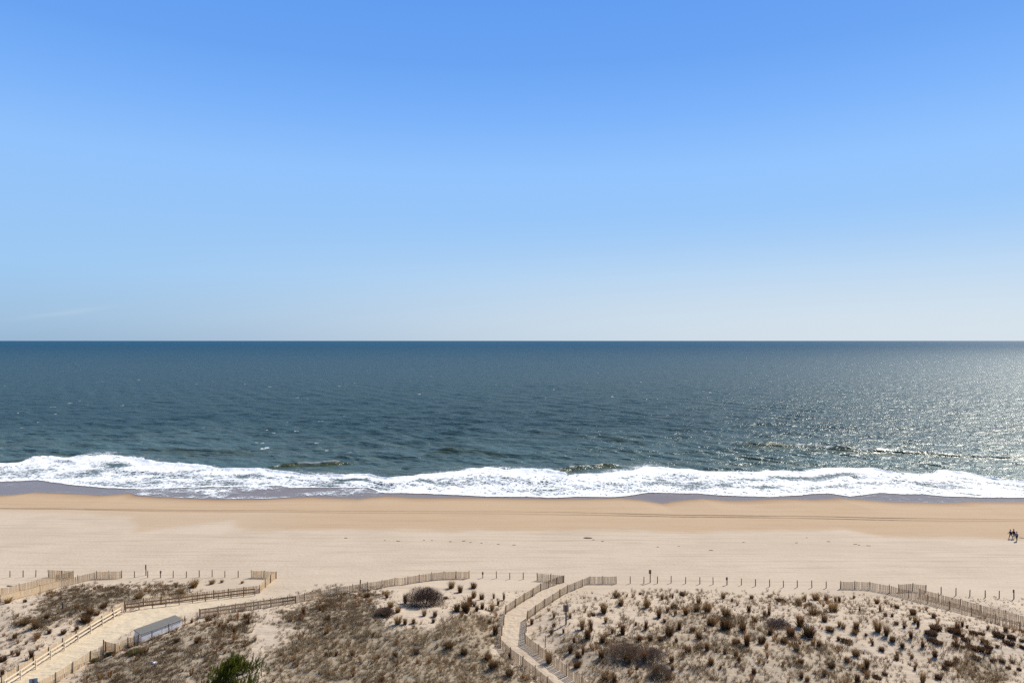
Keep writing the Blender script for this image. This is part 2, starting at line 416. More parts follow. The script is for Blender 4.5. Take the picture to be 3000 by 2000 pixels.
def foam_material():
    m, nt, N, L = newmat('foam'); g = G(nt)
    P = g.n('ShaderNodeNewGeometry').outputs['Position']
    a = g.attr('foam'); D, TH, _b = g.sep(a.outputs['Color'])[:3]
    wob = g.n('ShaderNodeTexNoise', Vector=P, Scale=0.8, Detail=4.0, Roughness=0.6).outputs['Color']
    vv = g.n('ShaderNodeVectorMath', _operation='MULTIPLY_ADD', i0=wob, i1=(2.2, 2.2, 0), i2=P).outputs[0]
    mp = g.pos((0.75, 0.40, 0.0), rot=(0, 0, 0.45), src=vv)
    vo = g.n('ShaderNodeTexVoronoi', Vector=mp, Scale=1.0, _feature='DISTANCE_TO_EDGE').outputs['Distance']
    vo2 = g.n('ShaderNodeTexVoronoi', Vector=mp, Scale=2.7, _feature='DISTANCE_TO_EDGE').outputs['Distance']
    vd = g.math('MINIMUM', vo, g.math('MULTIPLY', vo2, 1.7))
    nz = g.noise(P, 0.35, 5, 0.65)
    dd = g.math('ADD', D, g.math('MULTIPLY', g.math('SUBTRACT', nz, 0.5), 0.75))
    wd = g.math('ADD', -0.03, g.math('MULTIPLY', g.math('POWER', g.math('MAXIMUM', dd, 0.0), 1.7), 0.40))
    al = g.math('SUBTRACT', 1.0, g.ss(vd, g.math('SUBTRACT', wd, 0.05), g.math('ADD', wd, 0.05)))
    al = g.math('MULTIPLY', al, g.ss(D, 0.02, 0.12))
    al = g.math('MULTIPLY', al, g.ss(D, 0.1, 0.6, 0.55, 1.0))
    fn = g.noise(P, 2.5, 5, 0.7)
    bm_ = g.bump(g.math('ADD', fn, g.math('MULTIPLY', g.noise(P, 0.8, 3, .6), 1.5)), 0.25, 0.6)
    col = g.mix(g.ss(fn, .3, .7), (0.66, 0.69, 0.72), (0.92, 0.92, 0.91))
    col = g.mix(g.ss(dd, 0.25, 0.85), (0.50, 0.54, 0.57), col)
    d0 = g.n('ShaderNodeBsdfDiffuse', Color=col, Roughness=0.0, Normal=bm_)
    gs = g.n('ShaderNodeBsdfGlossy', Color=(1, 1, 1), Roughness=0.5, Normal=bm_)
    d = g.n('ShaderNodeMixShader', i0=0.06, i1=d0.outputs[0], i2=gs.outputs[0])
    t = g.n('ShaderNodeBsdfTransparent')
    mx = g.n('ShaderNodeMixShader', i0=al, i1=t.outputs[0], i2=d.outputs[0])
    g.out(mx.outputs[0]); return m

SAND_DRY1, SAND_DRY2, SAND_DRY3 = (0.465, 0.375, 0.280), (0.515, 0.417, 0.315), (0.385, 0.305, 0.222)
SAND_PATH = (0.56, 0.46, 0.325)
SAND_MOIST1, SAND_MOIST2 = (0.40, 0.275, 0.165), (0.44, 0.315, 0.195)
SAND_WET = (0.165, 0.115, 0.088)
SEA_DEEP1, SEA_DEEP2 = (0.013, 0.031, 0.028), (0.018, 0.041, 0.038)
SEA_FAR_SKY = (0.006, 0.055, 0.108)
SEA_NEAR1, SEA_NEAR2 = (0.062, 0.092, 0.082), (0.050, 0.088, 0.086)
SEA_GREEN = (0.045, 0.055, 0.022)
SEA_REFL, SEA_REFL_MAX = 0.40, 0.6

M = dict(
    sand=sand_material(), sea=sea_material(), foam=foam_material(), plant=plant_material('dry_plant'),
    twig=plant_material('bare_twigs', 0.05), needle=plant_material('pine_needles', 0.4),
    post=wood('weathered_post', (0.11, 0.073, 0.047), (0.18, 0.12, 0.08)),
    rail=wood('rail_wood', (0.17, 0.105, 0.062), (0.25, 0.165, 0.10)),
    raillit=wood('sunlit_rail_wood', (0.66, 0.56, 0.42), (0.76, 0.66, 0.52)),  # lit copy of the rail wood, sunlight put into the colour
    board=wood('sign_board', (0.34, 0.265, 0.205), (0.42, 0.33, 0.26)),
    slat=slat_material('fence_slats', (0.56, 0.44, 0.30)),
    slatlit=slat_material('lit_fence_slats', (0.76, 0.60, 0.39)),  # lit copy of the slats, brightened in colour where they catch light
    white=plain('white_panel', (0.76, 0.74, 0.71), 0.6, 0.06), shingle=plain('grey_shingles', (0.165, 0.158, 0.145), 1.0, 0.35, 9.0),
    plastic=plain('white_plastic', (0.8, 0.82, 0.85), 0.4), blue=plain('blue_paint', (0.22, 0.30, 0.40), 0.6),
    bark=wood('bark', (0.09, 0.065, 0.05), (0.16, 0.12, 0.09)), steel=plain('galvanised', (0.3, 0.32, 0.34), 0.5),
    weed=plain('dark_seaweed', (0.15, 0.095, 0.06), 0.8, 0.4), drift=wood('driftwood', (0.09, 0.075, 0.06), (0.2, 0.17, 0.14)),
    skin=plain('skin', (0.45, 0.27, 0.19), 0.5), black=plain('black_cloth', (0.012, 0.011, 0.014), 0.85), charcoal=plain('charcoal_cloth', (0.03, 0.027, 0.035), 0.85),
    greycloth=plain('grey_cloth', (0.10, 0.09, 0.11), 0.85), lilac=plain('lilac_cloth', (0.17, 0.155, 0.23), 0.85), hair=plain('dark_hair', (0.02, 0.014, 0.01), 0.6),
)

# ------------------------------------------------------------------ ground sheet
def build_ground():
    yr = np.concatenate([np.array([-400, -150, -60, -20, 10, 30, 45]), np.arange(55, 70, 0.4), np.arange(70, 128, 0.17), np.arange(128, 205, 0.28),
                         np.arange(205, 330, 3.0), np.array([340, 380, 450, 600, 1000])])
    t = np.concatenate([[-9, -5, -3.2, -2.2, -1.6, -1.25], np.linspace(-1, 1, 900), [1.25, 1.6, 2.2, 3.2, 5, 9]])
    wy = np.maximum(yr, 70) * 0.86
    X = t[None, :] * wy[:, None]; Y = np.repeat(yr[:, None], len(t), 1)
    Zt = terrain(X, Y)
    s = Y + TILT * X
    e0, e1 = E0(X), E1(X)
    wet = sstep(e0 - 2.2, e0 + 0.8, s + 0.8 * fbm(X / 5, Y / 3, 2, 61))
    em = EM(X) + 1.2 * fbm(X / 7, Y / 4, 3, 71)
    moist = sstep(em - 2.0, em + 3.6, s + 1.2 * fbm(X / 2.5, Y / 1.2, 3, 72)) * (0.86 + 0.14 * fbm(X / 20, Y / 3, 3, 77))
    moist = np.maximum(moist, sstep(e0 - 12, e0 - 1, s))
    far = np.interp(X, [-150, -60, -40, 200], [0.55, 0.62, 1, 1])           # paler towards the far end of the beach
    moist = np.clip(moist * np.where(s > e0 - 22, 1, far), 0, 1)
    tr = np.zeros_like(X)
    px = CX + F * X / np.maximum(Y, 1)
    k1 = np.interp(px, [0, 1500, 1780, 1850, 2150, 2300, 2480, 2560, 2700, 3000], [.5, .3, .5, 1, .9, .45, .8, .95, .4, .25])
    for c, kk in ((TR1, 1.0), (TR2, 0.9)):
        d = np.abs(s - c(X) - 0.06 * fbm(X / 3, 0 * X, 2, 5))
        tr = np.maximum(tr, sstep(0.62, 0.2, d) * np.clip(k1 * 1.35, 0, 1) * kk)
    for off, kk in ((-13.5, .12), (-15.3, .12), (-22, .10), (-23.8, .10)):
        tr = np.maximum(tr, sstep(0.5, 0.15, np.abs(s - TR2(X) - off - 1.5 * fbm(X / 40, 0 * X, 2, 9))) * kk * (0.5 + 0.5 * fbm(X / 18, 0 * X, 2, 12)))
    Zt = Zt - 0.07 * tr * (s > 120)
    dn, gr = cover(X, np.maximum(Y, 40), Zt)
    dn = np.where(s < 110, dn, 0)
    k = np.hanning(15)[1:-1]; k /= k.sum()
    dn = np.apply_along_axis(lambda r: np.convolve(r, k, 'same'), 1, dn); dn = np.apply_along_axis(lambda r: np.convolve(r, k, 'same'), 0, dn)
    path = np.zeros_like(X); fp = np.zeros_like(X)
    for pl, hw, ye in PATHS:
        d = pdist(X, Y, pl); k = sstep(hw + 1.0, hw - 0.3, d) * sstep(118, 104, s)
        path = np.maximum(path, k * ye * sstep(105, 92, s)); fp = np.maximum(fp, k * (0.35 if ye > .5 else 0.8))
    fp = np.maximum(fp, 0.30 * sstep(100, 112, s) * sstep(150, 120, s))
    du = sstep(108, 98, s)
    me = grid_mesh('sand_ground', np.stack([X, Y, Zt], -1))
    set_attr(me, 'surf', np.stack([wet, moist, dn, tr], -1))
    set_attr(me, 'surf2', np.stack([path, fp, du, sstep(e0 - 9.5, e0 - 0.3, s + 1.2 * fbm(X / 8, Y / 2, 3, 63)) ** 1.6], -1))
    tag(link('ground', me, M['sand']), 'pale sand beach and dunes with a wet strip along the surf', kind='structure')

# ------------------------------------------------------------------ sea
_wr = np.random.default_rng(5)
WAVES = []
for i in range(60):
    lam = float(np.exp(_wr.uniform(math.log(2.2), math.log(22))))
    th = math.radians(62) + _wr.normal(0, math.radians(24))
    WAVES.append((lam, math.cos(th), math.sin(th), 0.0050 * lam, _wr.uniform(0, 6.28)))
for i in range(7):
    lam = _wr.uniform(30, 62); th = math.radians(88) + _wr.normal(0, math.radians(6))
    WAVES.append((lam, math.cos(th), math.sin(th), 0.055, _wr.uniform(0, 6.28)))
def ridge(pts, z):
    xs, ss = [], []
    for px, py in pts:
        X, Y = flat(px, py, z); xs.append(X); ss.append(Y + TILT * X)
    return np.array(xs), np.array(ss)
RIDGES = [  # crest line in the photo, height, half width sea side, beach side, green face
    (q(0, 1280, 2.352, [(1780,222),(1850,208),(1950,196),(2080,186),(2200,184),(2300,178),(2450,170)]), 1.35, 2.6, 1.3, 1.0),
    (q(1000, 1280, 2.352, [(1400,228),(1500,222),(1580,214),(1680,205),(1800,196),(1900,196),(2000,205)]), 1.2, 2.6, 1.3, 0.9),
    (q(2000, 980, 2.352, [(120,728),(250,742),(420,756),(650,765),(850,770),(1000,782),(1200,796),(1450,806),(1700,822),(2100,845),(2400,850)]), 1.45, 3.0, 1.5, 0.55),
    (q(2000, 980, 2.352, [(350,835),(520,855),(650,868),(780,880),(900,892)]), 0.8, 2.6, 1.4, 0.7),
    (q(0, 980, 2.352, [(-300,760),(0,750),(250,742),(500,752),(700,765)]), 0.7, 4.0, 2.2, 0.55),
    (q(0, 980, 2.352, [(850,790),(1050,785),(1300,790),(1600,800),(1900,812)]), 0.7, 4.0, 2.2, 0.5),
    (q(1000, 980, 2.352, [(550,805),(700,795),(900,798),(1050,812),(1200,822)]), 0.7, 3.5, 2.0, 0.55),
    (q(0, 1280, 2.352, [(-200,178),(0,172),(150,164),(300,152),(420,160),(600,180)]), 0.9, 2.2, 1.2, 0.1),
    (q(1000, 980, 2.352, [(1150,515),(1300,525),(1450,545),(1560,560)]), 0.7, 5.0, 2.6, 0.25),
    (q(1000, 980, 2.352, [(1180,640),(1350,665),(1550,690),(1800,700),(2050,735),(2200,745)]), 0.7, 4.5, 2.4, 0.3),
]
RD = [(ridge(p, 0.4), h, a, b, g_) for p, h, a, b, g_ in RIDGES]
def sea_z(x, y, dy):
    s = y + TILT * x
    z = np.zeros_like(x)
    for lam, cx, cy, amp, ph in WAVES:
        k = 2 * math.pi / lam
        w = sstep(1.6, 3.6, lam / (np.maximum(abs(cy), 0.25) * dy))
        p = k * (cx * x + cy * y) + ph
        z = z + amp * w * (np.sin(p) + 0.25 * np.cos(2 * p) )
    damp = sstep(E1(x) + 4, E2(x) + 30, s) * 0.97 + 0.03
    z = z * damp
    gr = np.zeros_like(x)
    fm = np.zeros_like(x)
    for ri, ((xs, ss), h, a, b, gg) in enumerate(RD):
        o = np.argsort(xs); X = xs[o]; Sx = ss[o]
        c = np.interp(x, X, Sx) + 0.35 * fbm(x / 5, 0 * x, 2, 91)
        L = X[-1] - X[0]
        e = sstep(X[0] - .08 * L, X[0] + 0.25 * L, x) * sstep(X[-1] + .08 * L, X[-1] - 0.25 * L, x) * (0.8 + 0.35 * fbm(x / 6, 0 * x, 2, 95))
        d = s - c
        pr = np.where(d > 0, np.exp(-(d / a) ** 2), np.exp(-(d / b) ** 2))
        z = z + h * e * pr
        if ri in (0, 1, 2): fm = np.maximum(fm, (0.45, 0.6, 1.0)[ri] * sstep(.05, .5, fbm(x / 2.5, s / 1.2, 3, 97) + .12) * sstep(.2, .7, e) * np.exp(-((d - .2) / 0.8) ** 2))
        gr = np.maximum(gr, gg * e * np.exp(-((d + 0.7 * b) / (1.5 * b)) ** 2))
    return z, gr, fm
def build_sea():
    ys = [150.0]
    while ys[-1] < 60000:
        y = ys[-1]
        ys.append(y + (0.42 if y < 262 else max(0.42, y * y * 2.0 / (F * H))) if y < 2500 else y * 1.08)
    yr = np.array(ys); dy = np.gradient(yr)
    t = np.concatenate([[-40, -15, -7, -4, -2.6, -1.8, -1.3], np.linspace(-1, 1, 1000), [1.3, 1.8, 2.6, 4, 7, 15, 40]])
    X = t[None, :] * (yr * 0.86)[:, None]; Y = np.repeat(yr[:, None], len(t), 1); DY = np.repeat(np.maximum(dy, yr * .86 / 500 * 0.5)[:, None], len(t), 1)
    Z, gr, fm = sea_z(X, Y, DY)
    s = Y + TILT * X
    Zt = terrain(X, np.minimum(Y, 900), False)
    e1 = E1(X)
    inn = np.maximum(Z, Zt + 0.04)
    k = sstep(e1 + 1.0, e1 + 2.2, s)
    Z = np.where(Y < 320, (Zt - 0.5) * (1 - k) + inn * k, Z)
    near = sstep(E2(X) + 130, E2(X) + 5, s)
    me = grid_mesh('sea_water', np.stack([X, Y, Z], -1))
    set_attr(me, 'shore', np.stack([near, np.clip(gr, 0, 1), fm, np.ones_like(X)], -1))
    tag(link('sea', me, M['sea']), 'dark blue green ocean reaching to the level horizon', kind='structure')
def build_foam():
    x = np.arange(-225, 225, 0.30)
    v = np.concatenate([np.linspace(-1, 0, 70)[:-1], np.linspace(0, 1, 150), np.linspace(1, 2, 50)[1:]])
    e0, e1, e2 = E0(x), E1(x), E2(x)
    e2 = e2 + 1.6 * fbm(x / 4.0, 0 * x, 4, 33); e1 = e1 + 0.35 * fbm(x / 1.5, 0 * x, 3, 34)
    e0 = e0 + 0.25 * fbm(x / 1.5, 0 * x, 3, 35)
    e1 = np.maximum(e1, e0 + 0.6)
    vv = v[:, None]
    s = np.where(vv < 0, e1 + vv * (e1 - e0), np.where(vv < 1, e1 + vv * (e2 - e1), e2 + (vv - 1) * 11.0))
    X = np.repeat(x[None, :], len(v), 0); Y = s - TILT * X; V = np.repeat(vv, len(x), 1)
    Zs, gr, _f = sea_z(X, Y, np.full_like(X, 0.6))
    Zt = terrain(X, Y, False)
    base = np.maximum(Zs, Zt + 0.04)
    px = CX + F * X / Y
    n = fbm(X / 9, Y / 5, 3, 41); n2 = fbm(X / 2.5, Y / 2.0, 3, 43)
    n3 = fbm((X + 0.9 * s) / 2.2, (s - 0.5 * X) / 7.0, 3, 45)
    d = 0.60 + 0.34 * n + 0.12 * n2 + 0.16 * n3
    trough = sstep(0.0, 0.5, fbm(X / 16, 0 * X, 2, 49) + 0.15) * np.exp(-((V - 0.62 - 0.1 * fbm(X / 11, 0 * X, 2, 50)) / 0.10) ** 2)
    d = d - 0.34 * trough
    d = d + 0.35 * np.exp(-((V - 0.82) / 0.13) ** 2) + 0.35 * np.exp(-((V - 0.02) / 0.03) ** 2)
    d = d * sstep(1.04, 0.86, V + 0.05 * n2 + 0.13 * n3)
    # behind the break: thin lace trailing out to sea in places
    lace = np.clip(0.30 + 0.5 * fbm(X / 14, 0 * X, 2, 47), 0, 0.5) * np.interp(px, [0, 380, 500, 780, 960, 1250, 1400, 1900, 2050, 3000], [.7, 1, .5, .1, 1.2, 1.0, .5, 1.1, .4, 1.2])
    d = np.where(V > 0.93, np.maximum(d, lace * sstep(2.0, 1.0, V + 0.35 * n2)), d)
    # swash running up the wet sand
    sw = np.interp(px, [0, 360, 420, 900, 1120, 1180, 1500, 1850, 2000, 3000], [.16, .12, .30, .34, .36, .05, .05, .1, .12, .16])
    run = np.where(V < 0, 1.35 * sw * (0.75 + 0.9 * n + 0.5 * n2) + 0.38 * np.exp(-((V + 1.0) / 0.035) ** 2) * sstep(-.25, .35, n + .1) , 0)
    d = np.where(V < 0, np.maximum(run, 0.95 * sstep(-0.05, 0.0, V)), d)
    d = np.where(V <= v[1], 0, d); d = np.clip(d, 0, 1.15)
    d = d * (1 - 0.92 * np.clip(gr * 1.3, 0, 1) * (V > 0.72))
    roll = np.exp(-((V - 0.88) / 0.05) ** 2) * (0.55 + 0.6 * n) * sstep(0, .4, d) + 0.5 * np.exp(-((V - 0.48 - 0.1 * fbm(X / 13, 0 * X, 2, 52)) / 0.035) ** 2) * sstep(-.1, .3, fbm(X / 12, 0 * X, 2, 53))
    Z = base + 0.05 + np.clip(d, 0, 1) * (0.05 + 0.20 * (n2 * .5 + .5) * sstep(0, .15, V) + 0.12 * n3 * sstep(.1, .3, V)) + np.clip(roll, 0, 1.2) * 0.8
    keep = (d[:-1, :-1] > 0.02) | (d[1:, 1:] > 0.02) | (d[:-1, 1:] > 0.02) | (d[1:, :-1] > 0.02)
    me = grid_mesh('surf_foam', np.stack([X, Y, Z], -1), keep)
    set_attr(me, 'foam', np.stack([d, V * 0, V * 0, np.ones_like(X)], -1))
    tag(link('surf_foam', me, M['foam']), 'white churned foam of the breaking surf along the beach', 'surf foam', kind='stuff')

build_ground(); build_sea(); build_foam()

# ------------------------------------------------------------------ fences
def post_mb(h, r, lean=(0, 0), n=7, z0=-0.3):
    b = MB(); b.tube([(0, 0, z0), (lean[0] * .5, lean[1] * .5, h * .5), (lean[0], lean[1], h)], [r * 1.05, r, r * 0.92], n); return b
ORD = ['first', 'second', 'third', 'fourth', 'fifth', 'sixth', 'seventh', 'eighth', 'ninth', 'tenth', 'eleventh', 'twelfth', 'thirteenth', 'fourteenth', 'fifteenth', 'sixteenth']

def sand_fence(label, pts, h=1.15, mat='slat', prad=0.055, ph=None, skip=(), pts_world=None, gap=0.088, rail=False):
    Pw = pts_world or [at(*p) for p in pts]
    root = empty('sand_fence', Pw[0]); o = Pw[0]
    tag(root, label, 'sand fence', 'slatted sand fences on the dunes')
    for k, p in enumerate(Pw):
        hh = (ph or h + 0.08) + random.uniform(-.05, .08)
        b = post_mb(hh, prad, (random.uniform(-.07, .07), random.uniform(-.07, .07)))
        po = b.build('post', M['post'], root); po.location = p - o
    for k, (a, c) in enumerate(zip(Pw[:-1], Pw[1:])):
        d = (c - a); L = d.xy.length; ns = max(2, int(L / gap)); u = Vector((d.x, d.y, 0)).normalized(); nrm = Vector((-u.y, u.x, 0))
        b = MB(); sag = random.uniform(0, .05)
        for i in range(0 if k in skip else ns):
            t = (i + 0.5 + random.uniform(-.28, .28)) / ns
            if random.random() < .035: continue
            p = a.lerp(c, t) - o - nrm * 0.07
            zt = p.z + h - sag * math.sin(math.pi * t) + random.uniform(-.025, .02); zb = p.z + random.uniform(-.03, .02)
            tl = u * random.uniform(-.035, .035)
            w = u * (0.029 if mat == 'slatlit' else 0.0235); e = nrm * 0.006
            q0 = Vector((p.x, p.y, zb)); q1 = Vector((p.x, p.y, zt)) + tl
            b.hexa([q0-w-e, q0+w-e, q0+w+e, q0-w+e], [q1-w-e, q1+w-e, q1+w+e, q1-w+e])
        for zz in (0.16, 0.5, 0.8, h - 0.1):
            b.bar(a - o - nrm * 0.085 + Vector((0, 0, zz)), c - o - nrm * 0.085 + Vector((0, 0, zz)), 0.012, 0.012)
        if k in skip and not rail: continue
        b.build('slat_panel' if k not in skip else 'wire', M[mat], root)
        if rail:
            b = MB(); b.bar(a - o - nrm * .11 + Vector((0, 0, .1)), c - o - nrm * .11 + Vector((0, 0, .1)), .03, .12); b.build('bottom_rail', M['rail'], root)
    return root

def rail_fence(label, pts, h=1.0, mat='rail', rails=(0.5, 0.95)):
    Pw = [at(*p) for p in pts]
    root = empty('rail_fence', Pw[0]); o = Pw[0]
    tag(root, label, 'rail fence', 'wooden rail fences along the beach crossing')
    for p in Pw:
        b = MB(); b.box(-.045, .045, -.045, .045, -.25, h + .03); po = b.build('post', M[mat], root, 0.008); po.location = p - o
    for a, c in zip(Pw[:-1], Pw[1:]):
        d = (c - a).normalized(); nrm = Vector((-d.y, d.x, 0)).normalized() * 0.079
        for z in rails:
            b = MB(); b.bar(a - o - nrm + Vector((0, 0, z)), c - o - nrm + Vector((0, 0, z)), 0.05, 0.16); b.build('rail', M[mat], root)
    return root

def ext(pts, n): return pts
FENCES = {}
FENCES['A'] = sand_fence('sunlit slatted fence at the left edge, along the beach side of the narrow sandy path',
    Z1((-430,580),(-205,518),(25,456),(250,402),(478,342),(712,277),(935,230)) + Z1((787,224),(620,214)), mat='slatlit')
FENCES['B'] = sand_fence('sunlit slatted fence at the left edge, along the dune side of the narrow sandy path',
    Z1((-240,618),(5,552),(262,487),(512,420),(760,347),(998,294),(1230,237),(1390,234),(1553,230)), mat='slatlit')
FENCES['C'] = sand_fence('slatted fence behind the long wooden rail fence, its corner panel facing the beach',
    Z2((1466,224),(1630,225),(1782,237),(1710,292),(1645,350),(1572,420),(1370,446),(1173,468),(985,490),(775,514),(540,540),(315,563),(83,592))
    + Z1((1590,632),(1440,738),(1290,830),(1130,925),(970,1020),(800,1128),(620,1240),(430,1362),(230,1490),(20,1620)), mat='slatlit', skip=())
RAILA = rail_fence('long brown two rail fence along the left side of the wide crossing',
    Z2((1510,452),(1365,467),(1207,486),(1042,508),(880,524),(715,546),(545,572),(375,590),(205,612),(33,632)) + Z1((1773,637),(1603,656)))
RAILB = rail_fence('sunlit wooden rail fence running down beside the wide crossing to the bottom left corner',
    Z1((1560,690),(1455,752),(1310,838),(1160,932),(1000,1035),(825,1150),(650,1262),(460,1392),(265,1525),(60,1660)), mat='raillit')
FENCES['D'] = sand_fence('long slatted fence rising along the right side of the wide crossing up to the beach',
    Z2((795,738),(1035,700),(1260,664),(1490,630),(1712,598),(1928,565),(2142,528)) + Z3((380,472),(580,436),(783,404),(968,374),(1150,347),(1310,311),(1470,299),(1622,272),(1775,249),(1923,233),(2077,229),(2243,229)), mat='slatlit')
RAILC = rail_fence('short reddish brown two rail fence on the right side of the wide crossing',
    Z2((810,722),(875,712),(1045,690),(1220,664),(1387,640),(1550,616),(1712,594),(1870,572),(2030,548)))
FENCES['E'] = sand_fence('open wire fence with brown posts and low rail before the white storage box',
    Z2((775,775),(620,838),(415,930),(195,1022),(20,1092)), mat='slatlit', gap=0.3, rail=True, skip=(1, 2, 3))
FENCES['F'] = sand_fence('short bent slatted fence leaning beside the end of the white storage box',
    Z1((1760,1085),(1712,1098),(1635,1118),(1470,1192),(1350,1165),(1318,1145)), mat='slatlit')
FENCES['G'] = sand_fence('slatted fence climbing from the bottom edge along the right of the wide crossing',
    Z1((1320,1215),(1155,1292),(925,1442),(710,1575),(480,1700)), mat='slatlit')
FENCES['H'] = sand_fence('slatted fence along the left side of the central sandy footpath',
    Z4((975,258),(1147,272),(1315,287)) + Z4((1217,317),(1120,355),(1018,396),(918,466),(810,531),(697,606),(573,692),(548,830),(525,960),(505,1110),(635,1242),(790,1357),(945,1487),(1108,1625),(1280,1770)), skip=())
FENCES['I'] = sand_fence('slatted fence along the right side of the central sandy footpath',
    Z4((1985,302),(1812,302),(1645,302),(1552,342),(1457,382),(1360,422),(1268,477),(1177,537),(1067,607),(953,692),(850,767),(832,922),(825,1062),(990,1197),(1165,1327),(1355,1472),(1545,1620),(1720,1760)))
FENCES['J'] = sand_fence('slatted fence along the near side of the narrow path at the right edge',
    Z6((922,366),(1105,367),(1303,374),(1552,420)) + Z7((27,418),(268,484),(517,552),(793,629),(1072,712),(1372,808),(1688,903),(2010,1005),(2340,1110),(2680,1215),(3030,1325)))
FENCES['K'] = sand_fence('slatted fence along the beach side of the narrow path at the right edge',
    Z7((145,405),(317,394),(490,412)) + Z7((412,467),(650,527),(928,602),(1190,677),(1497,752),(1800,838),(2080,915),(2380,1000),(2700,1090),(3040,1190)), skip=(2,))
# the unlinked bay between a wing and the path line of the central fence stays: it is the return panel

# ------------------------------------------------------------------ posts and small signs along the dune toe
PM = [post_mb(1.06 + 0.05 * i, 0.066 + .005 * (i % 2), (0.03 * (i - 1), 0.02 * (1 - i))) for i in range(3)]
PM = [b.build('wooden_post', M['post']).data for b in PM]
for o in [o for o in COL.objects if o.name.startswith('wooden_post')]: bpy.data.objects.remove(o)
_pi = [0]
def posts(pts, fmt, start=0):
    for k, p in enumerate(pts):
        o = bpy.data.objects.new('wooden_post', PM[_pi[0] % 3]); _pi[0] += 1
        COL.objects.link(o); o.location = at(*p); o.rotation_euler = (0, 0, random.uniform(0, 6))
        tag(o, fmt.format(ORD[k + start]), 'post', 'wooden posts in a row along the dune toe')
posts(Z1((128,217),(295,217),(456,216)), 'bare wooden post on the sand, {} in from the left edge')
posts(Z1((1717,222),(1885,224)) + Z2((468,226),(635,225),(800,217),(965,214),(1128,220),(1297,222)), 'bare wooden post in the row left of the wide crossing, {} from the left')
posts(Z4((455,232),(625,242),(797,245)), 'bare wooden post between the two beach crossings, {} one left of the short fence')
posts(Z5((203,300),(376,297),(550,295),(724,292),(908,299),(1090,305),(1260,310),(1620,319),(1800,332),(1980,339)) + Z6((197,345),(373,347),(560,352),(742,357)),
      'bare wooden post in the row right of the central footpath, {} from the path')
posts(Z7((685,434),(873,452),(1050,467),(1247,479),(1425,488)), 'bare wooden post on the beach at right, {} past the end of the slatted fence')

def sign(label, p, h, bw, bh, facing=0.0, thick=0.03, plate=False, prad=0.06, pmat='post', bmat='board'):
    root = empty('sign', at(*p), facing); tag(root, label, 'sign', 'signs on wooden posts')
    b = MB(); b.box(-prad, prad, -prad, prad, -.3, h); b.build('post', M[pmat], root, 0.006)
    b = MB(); b.box(-bw/2, bw/2, prad + .002, prad + .002 + thick, h - bh, h + 0.03); b.build('board', M[bmat], root, 0.006)
    if plate:
        b = MB(); b.box(0.02, 0.22, -prad - .022, -prad - .002, h - 1.55, h - 1.2); b.build('notice_plate', M['steel'], root, 0.004)
    return root
sign('large brown sign board on a tall post beside the central footpath', Z4((1343,818))[0], 2.45, 0.72, 0.86, 0.12, plate=True, prad=0.085)
sign('tall narrow dark sign post standing at the left end of the post row', Z1((1862,196))[0], 1.75, 0.20, 0.75, 0.9)
sign('small square sign on a post, third in the row left of the wide crossing', Z1((2048,226))[0], 1.12, 0.26, 0.42, 0.2)
sign('small sign on a low post between the end of the long fence and the footpath', Z4((280,227))[0], 0.95, 0.26, 0.45, 0.1)
sign('tall sign with a dark square board in the post row right of the central footpath', Z5((457,287))[0], 2.0, 0.42, 0.62, 0.15)
sign('small sign on a post midway along the row right of the central footpath', Z5((1437,317))[0], 1.2, 0.34, 0.46, 0.15)
sign('small sign on the rightmost post of the row on the beach', Z7((1613,494))[0], 1.35, 0.30, 0.42, 0.5)
sign('small blue sign at the foot of the wide crossing, cut by the bottom edge', (97, 2029), 1.46, 0.78, 0.62, 0.35, bmat='blue')
b = post_mb(1.62, 0.10, (0.1, 0)); o = b.build('thick_post', M['post']); o.location = at(*Z3((873,378))[0]); tag(o, 'thick dark post rising above the long slatted fence', 'post')
b = post_mb(1.45, 0.05, (0.0, 0)); o = b.build('thin_post', M['post']); o.location = at(*Z4((1078,1112))[0]); tag(o, 'thin dark post alone in the sand just right of the central footpath', 'post')
b = post_mb(0.9, 0.11, (-0.05, 0.05)); o = b.build('stump', M['post']); o.location = at(*Z1((803,628))[0]); tag(o, 'short dark stump in the middle of the grey scrub at left', 'stump')

# ------------------------------------------------------------------ white storage box
A = at(*Z2((57,1057))[0]); B = at(*Z2((572,852))[0])
u = (B - A); u.z = 0; L = u.length; rz = math.atan2(u.y, u.x)
root = empty('storage_box', A, rz); tag(root, 'long low white storage box with a sloping grey roof beside the crossing', 'storage box')
D, hf, hb = 1.45, 1.02, 1.22
b = MB(); b.hexa([(0,0,-.25),(L,0,-.25),(L,D,-.25),(0,D,-.25)], [(0,0,hf),(L,0,hf),(L,D,hb),(0,D,hb)]); b.build('body', M['white'], root)
b = MB(); e = 0.10; sl = (hb - hf) / D
b.hexa([(-e,-e,hf - sl*e + .004),(L+e,-e,hf - sl*e + .004),(L+e,D+e,hb + sl*e + .004),(-e,D+e,hb + sl*e + .004)], [(-e,-e,hf - sl*e + .07),(L+e,-e,hf - sl*e + .07),(L+e,D+e,hb + sl*e + .07),(-e,D+e,hb + sl*e + .07)])
rf = b.build('roof', M['shingle'], root)
b = MB()
for j in range(1, 8):
    y = -e + j * (D + 2 * e) / 8; z = hf + sl * y + .07
    b.box(-e, L + e, y, y + 0.02, z - .01, z + 0.012)
b.build('shingle_course', M['shingle'], rf)
for k in range(4):
    x0, x1 = L * k / 4 + .04, L * (k + 1) / 4 - .04
    b = MB(); b.box(x0, x1, -.025, -.003, .06, hf - .06); b.build('door_panel', M['white'], root, 0.008)
b = MB(); b.box(-.02, L + .02, -.045, -.028, -.1, .05); b.build('base_board', M['rail'], root)

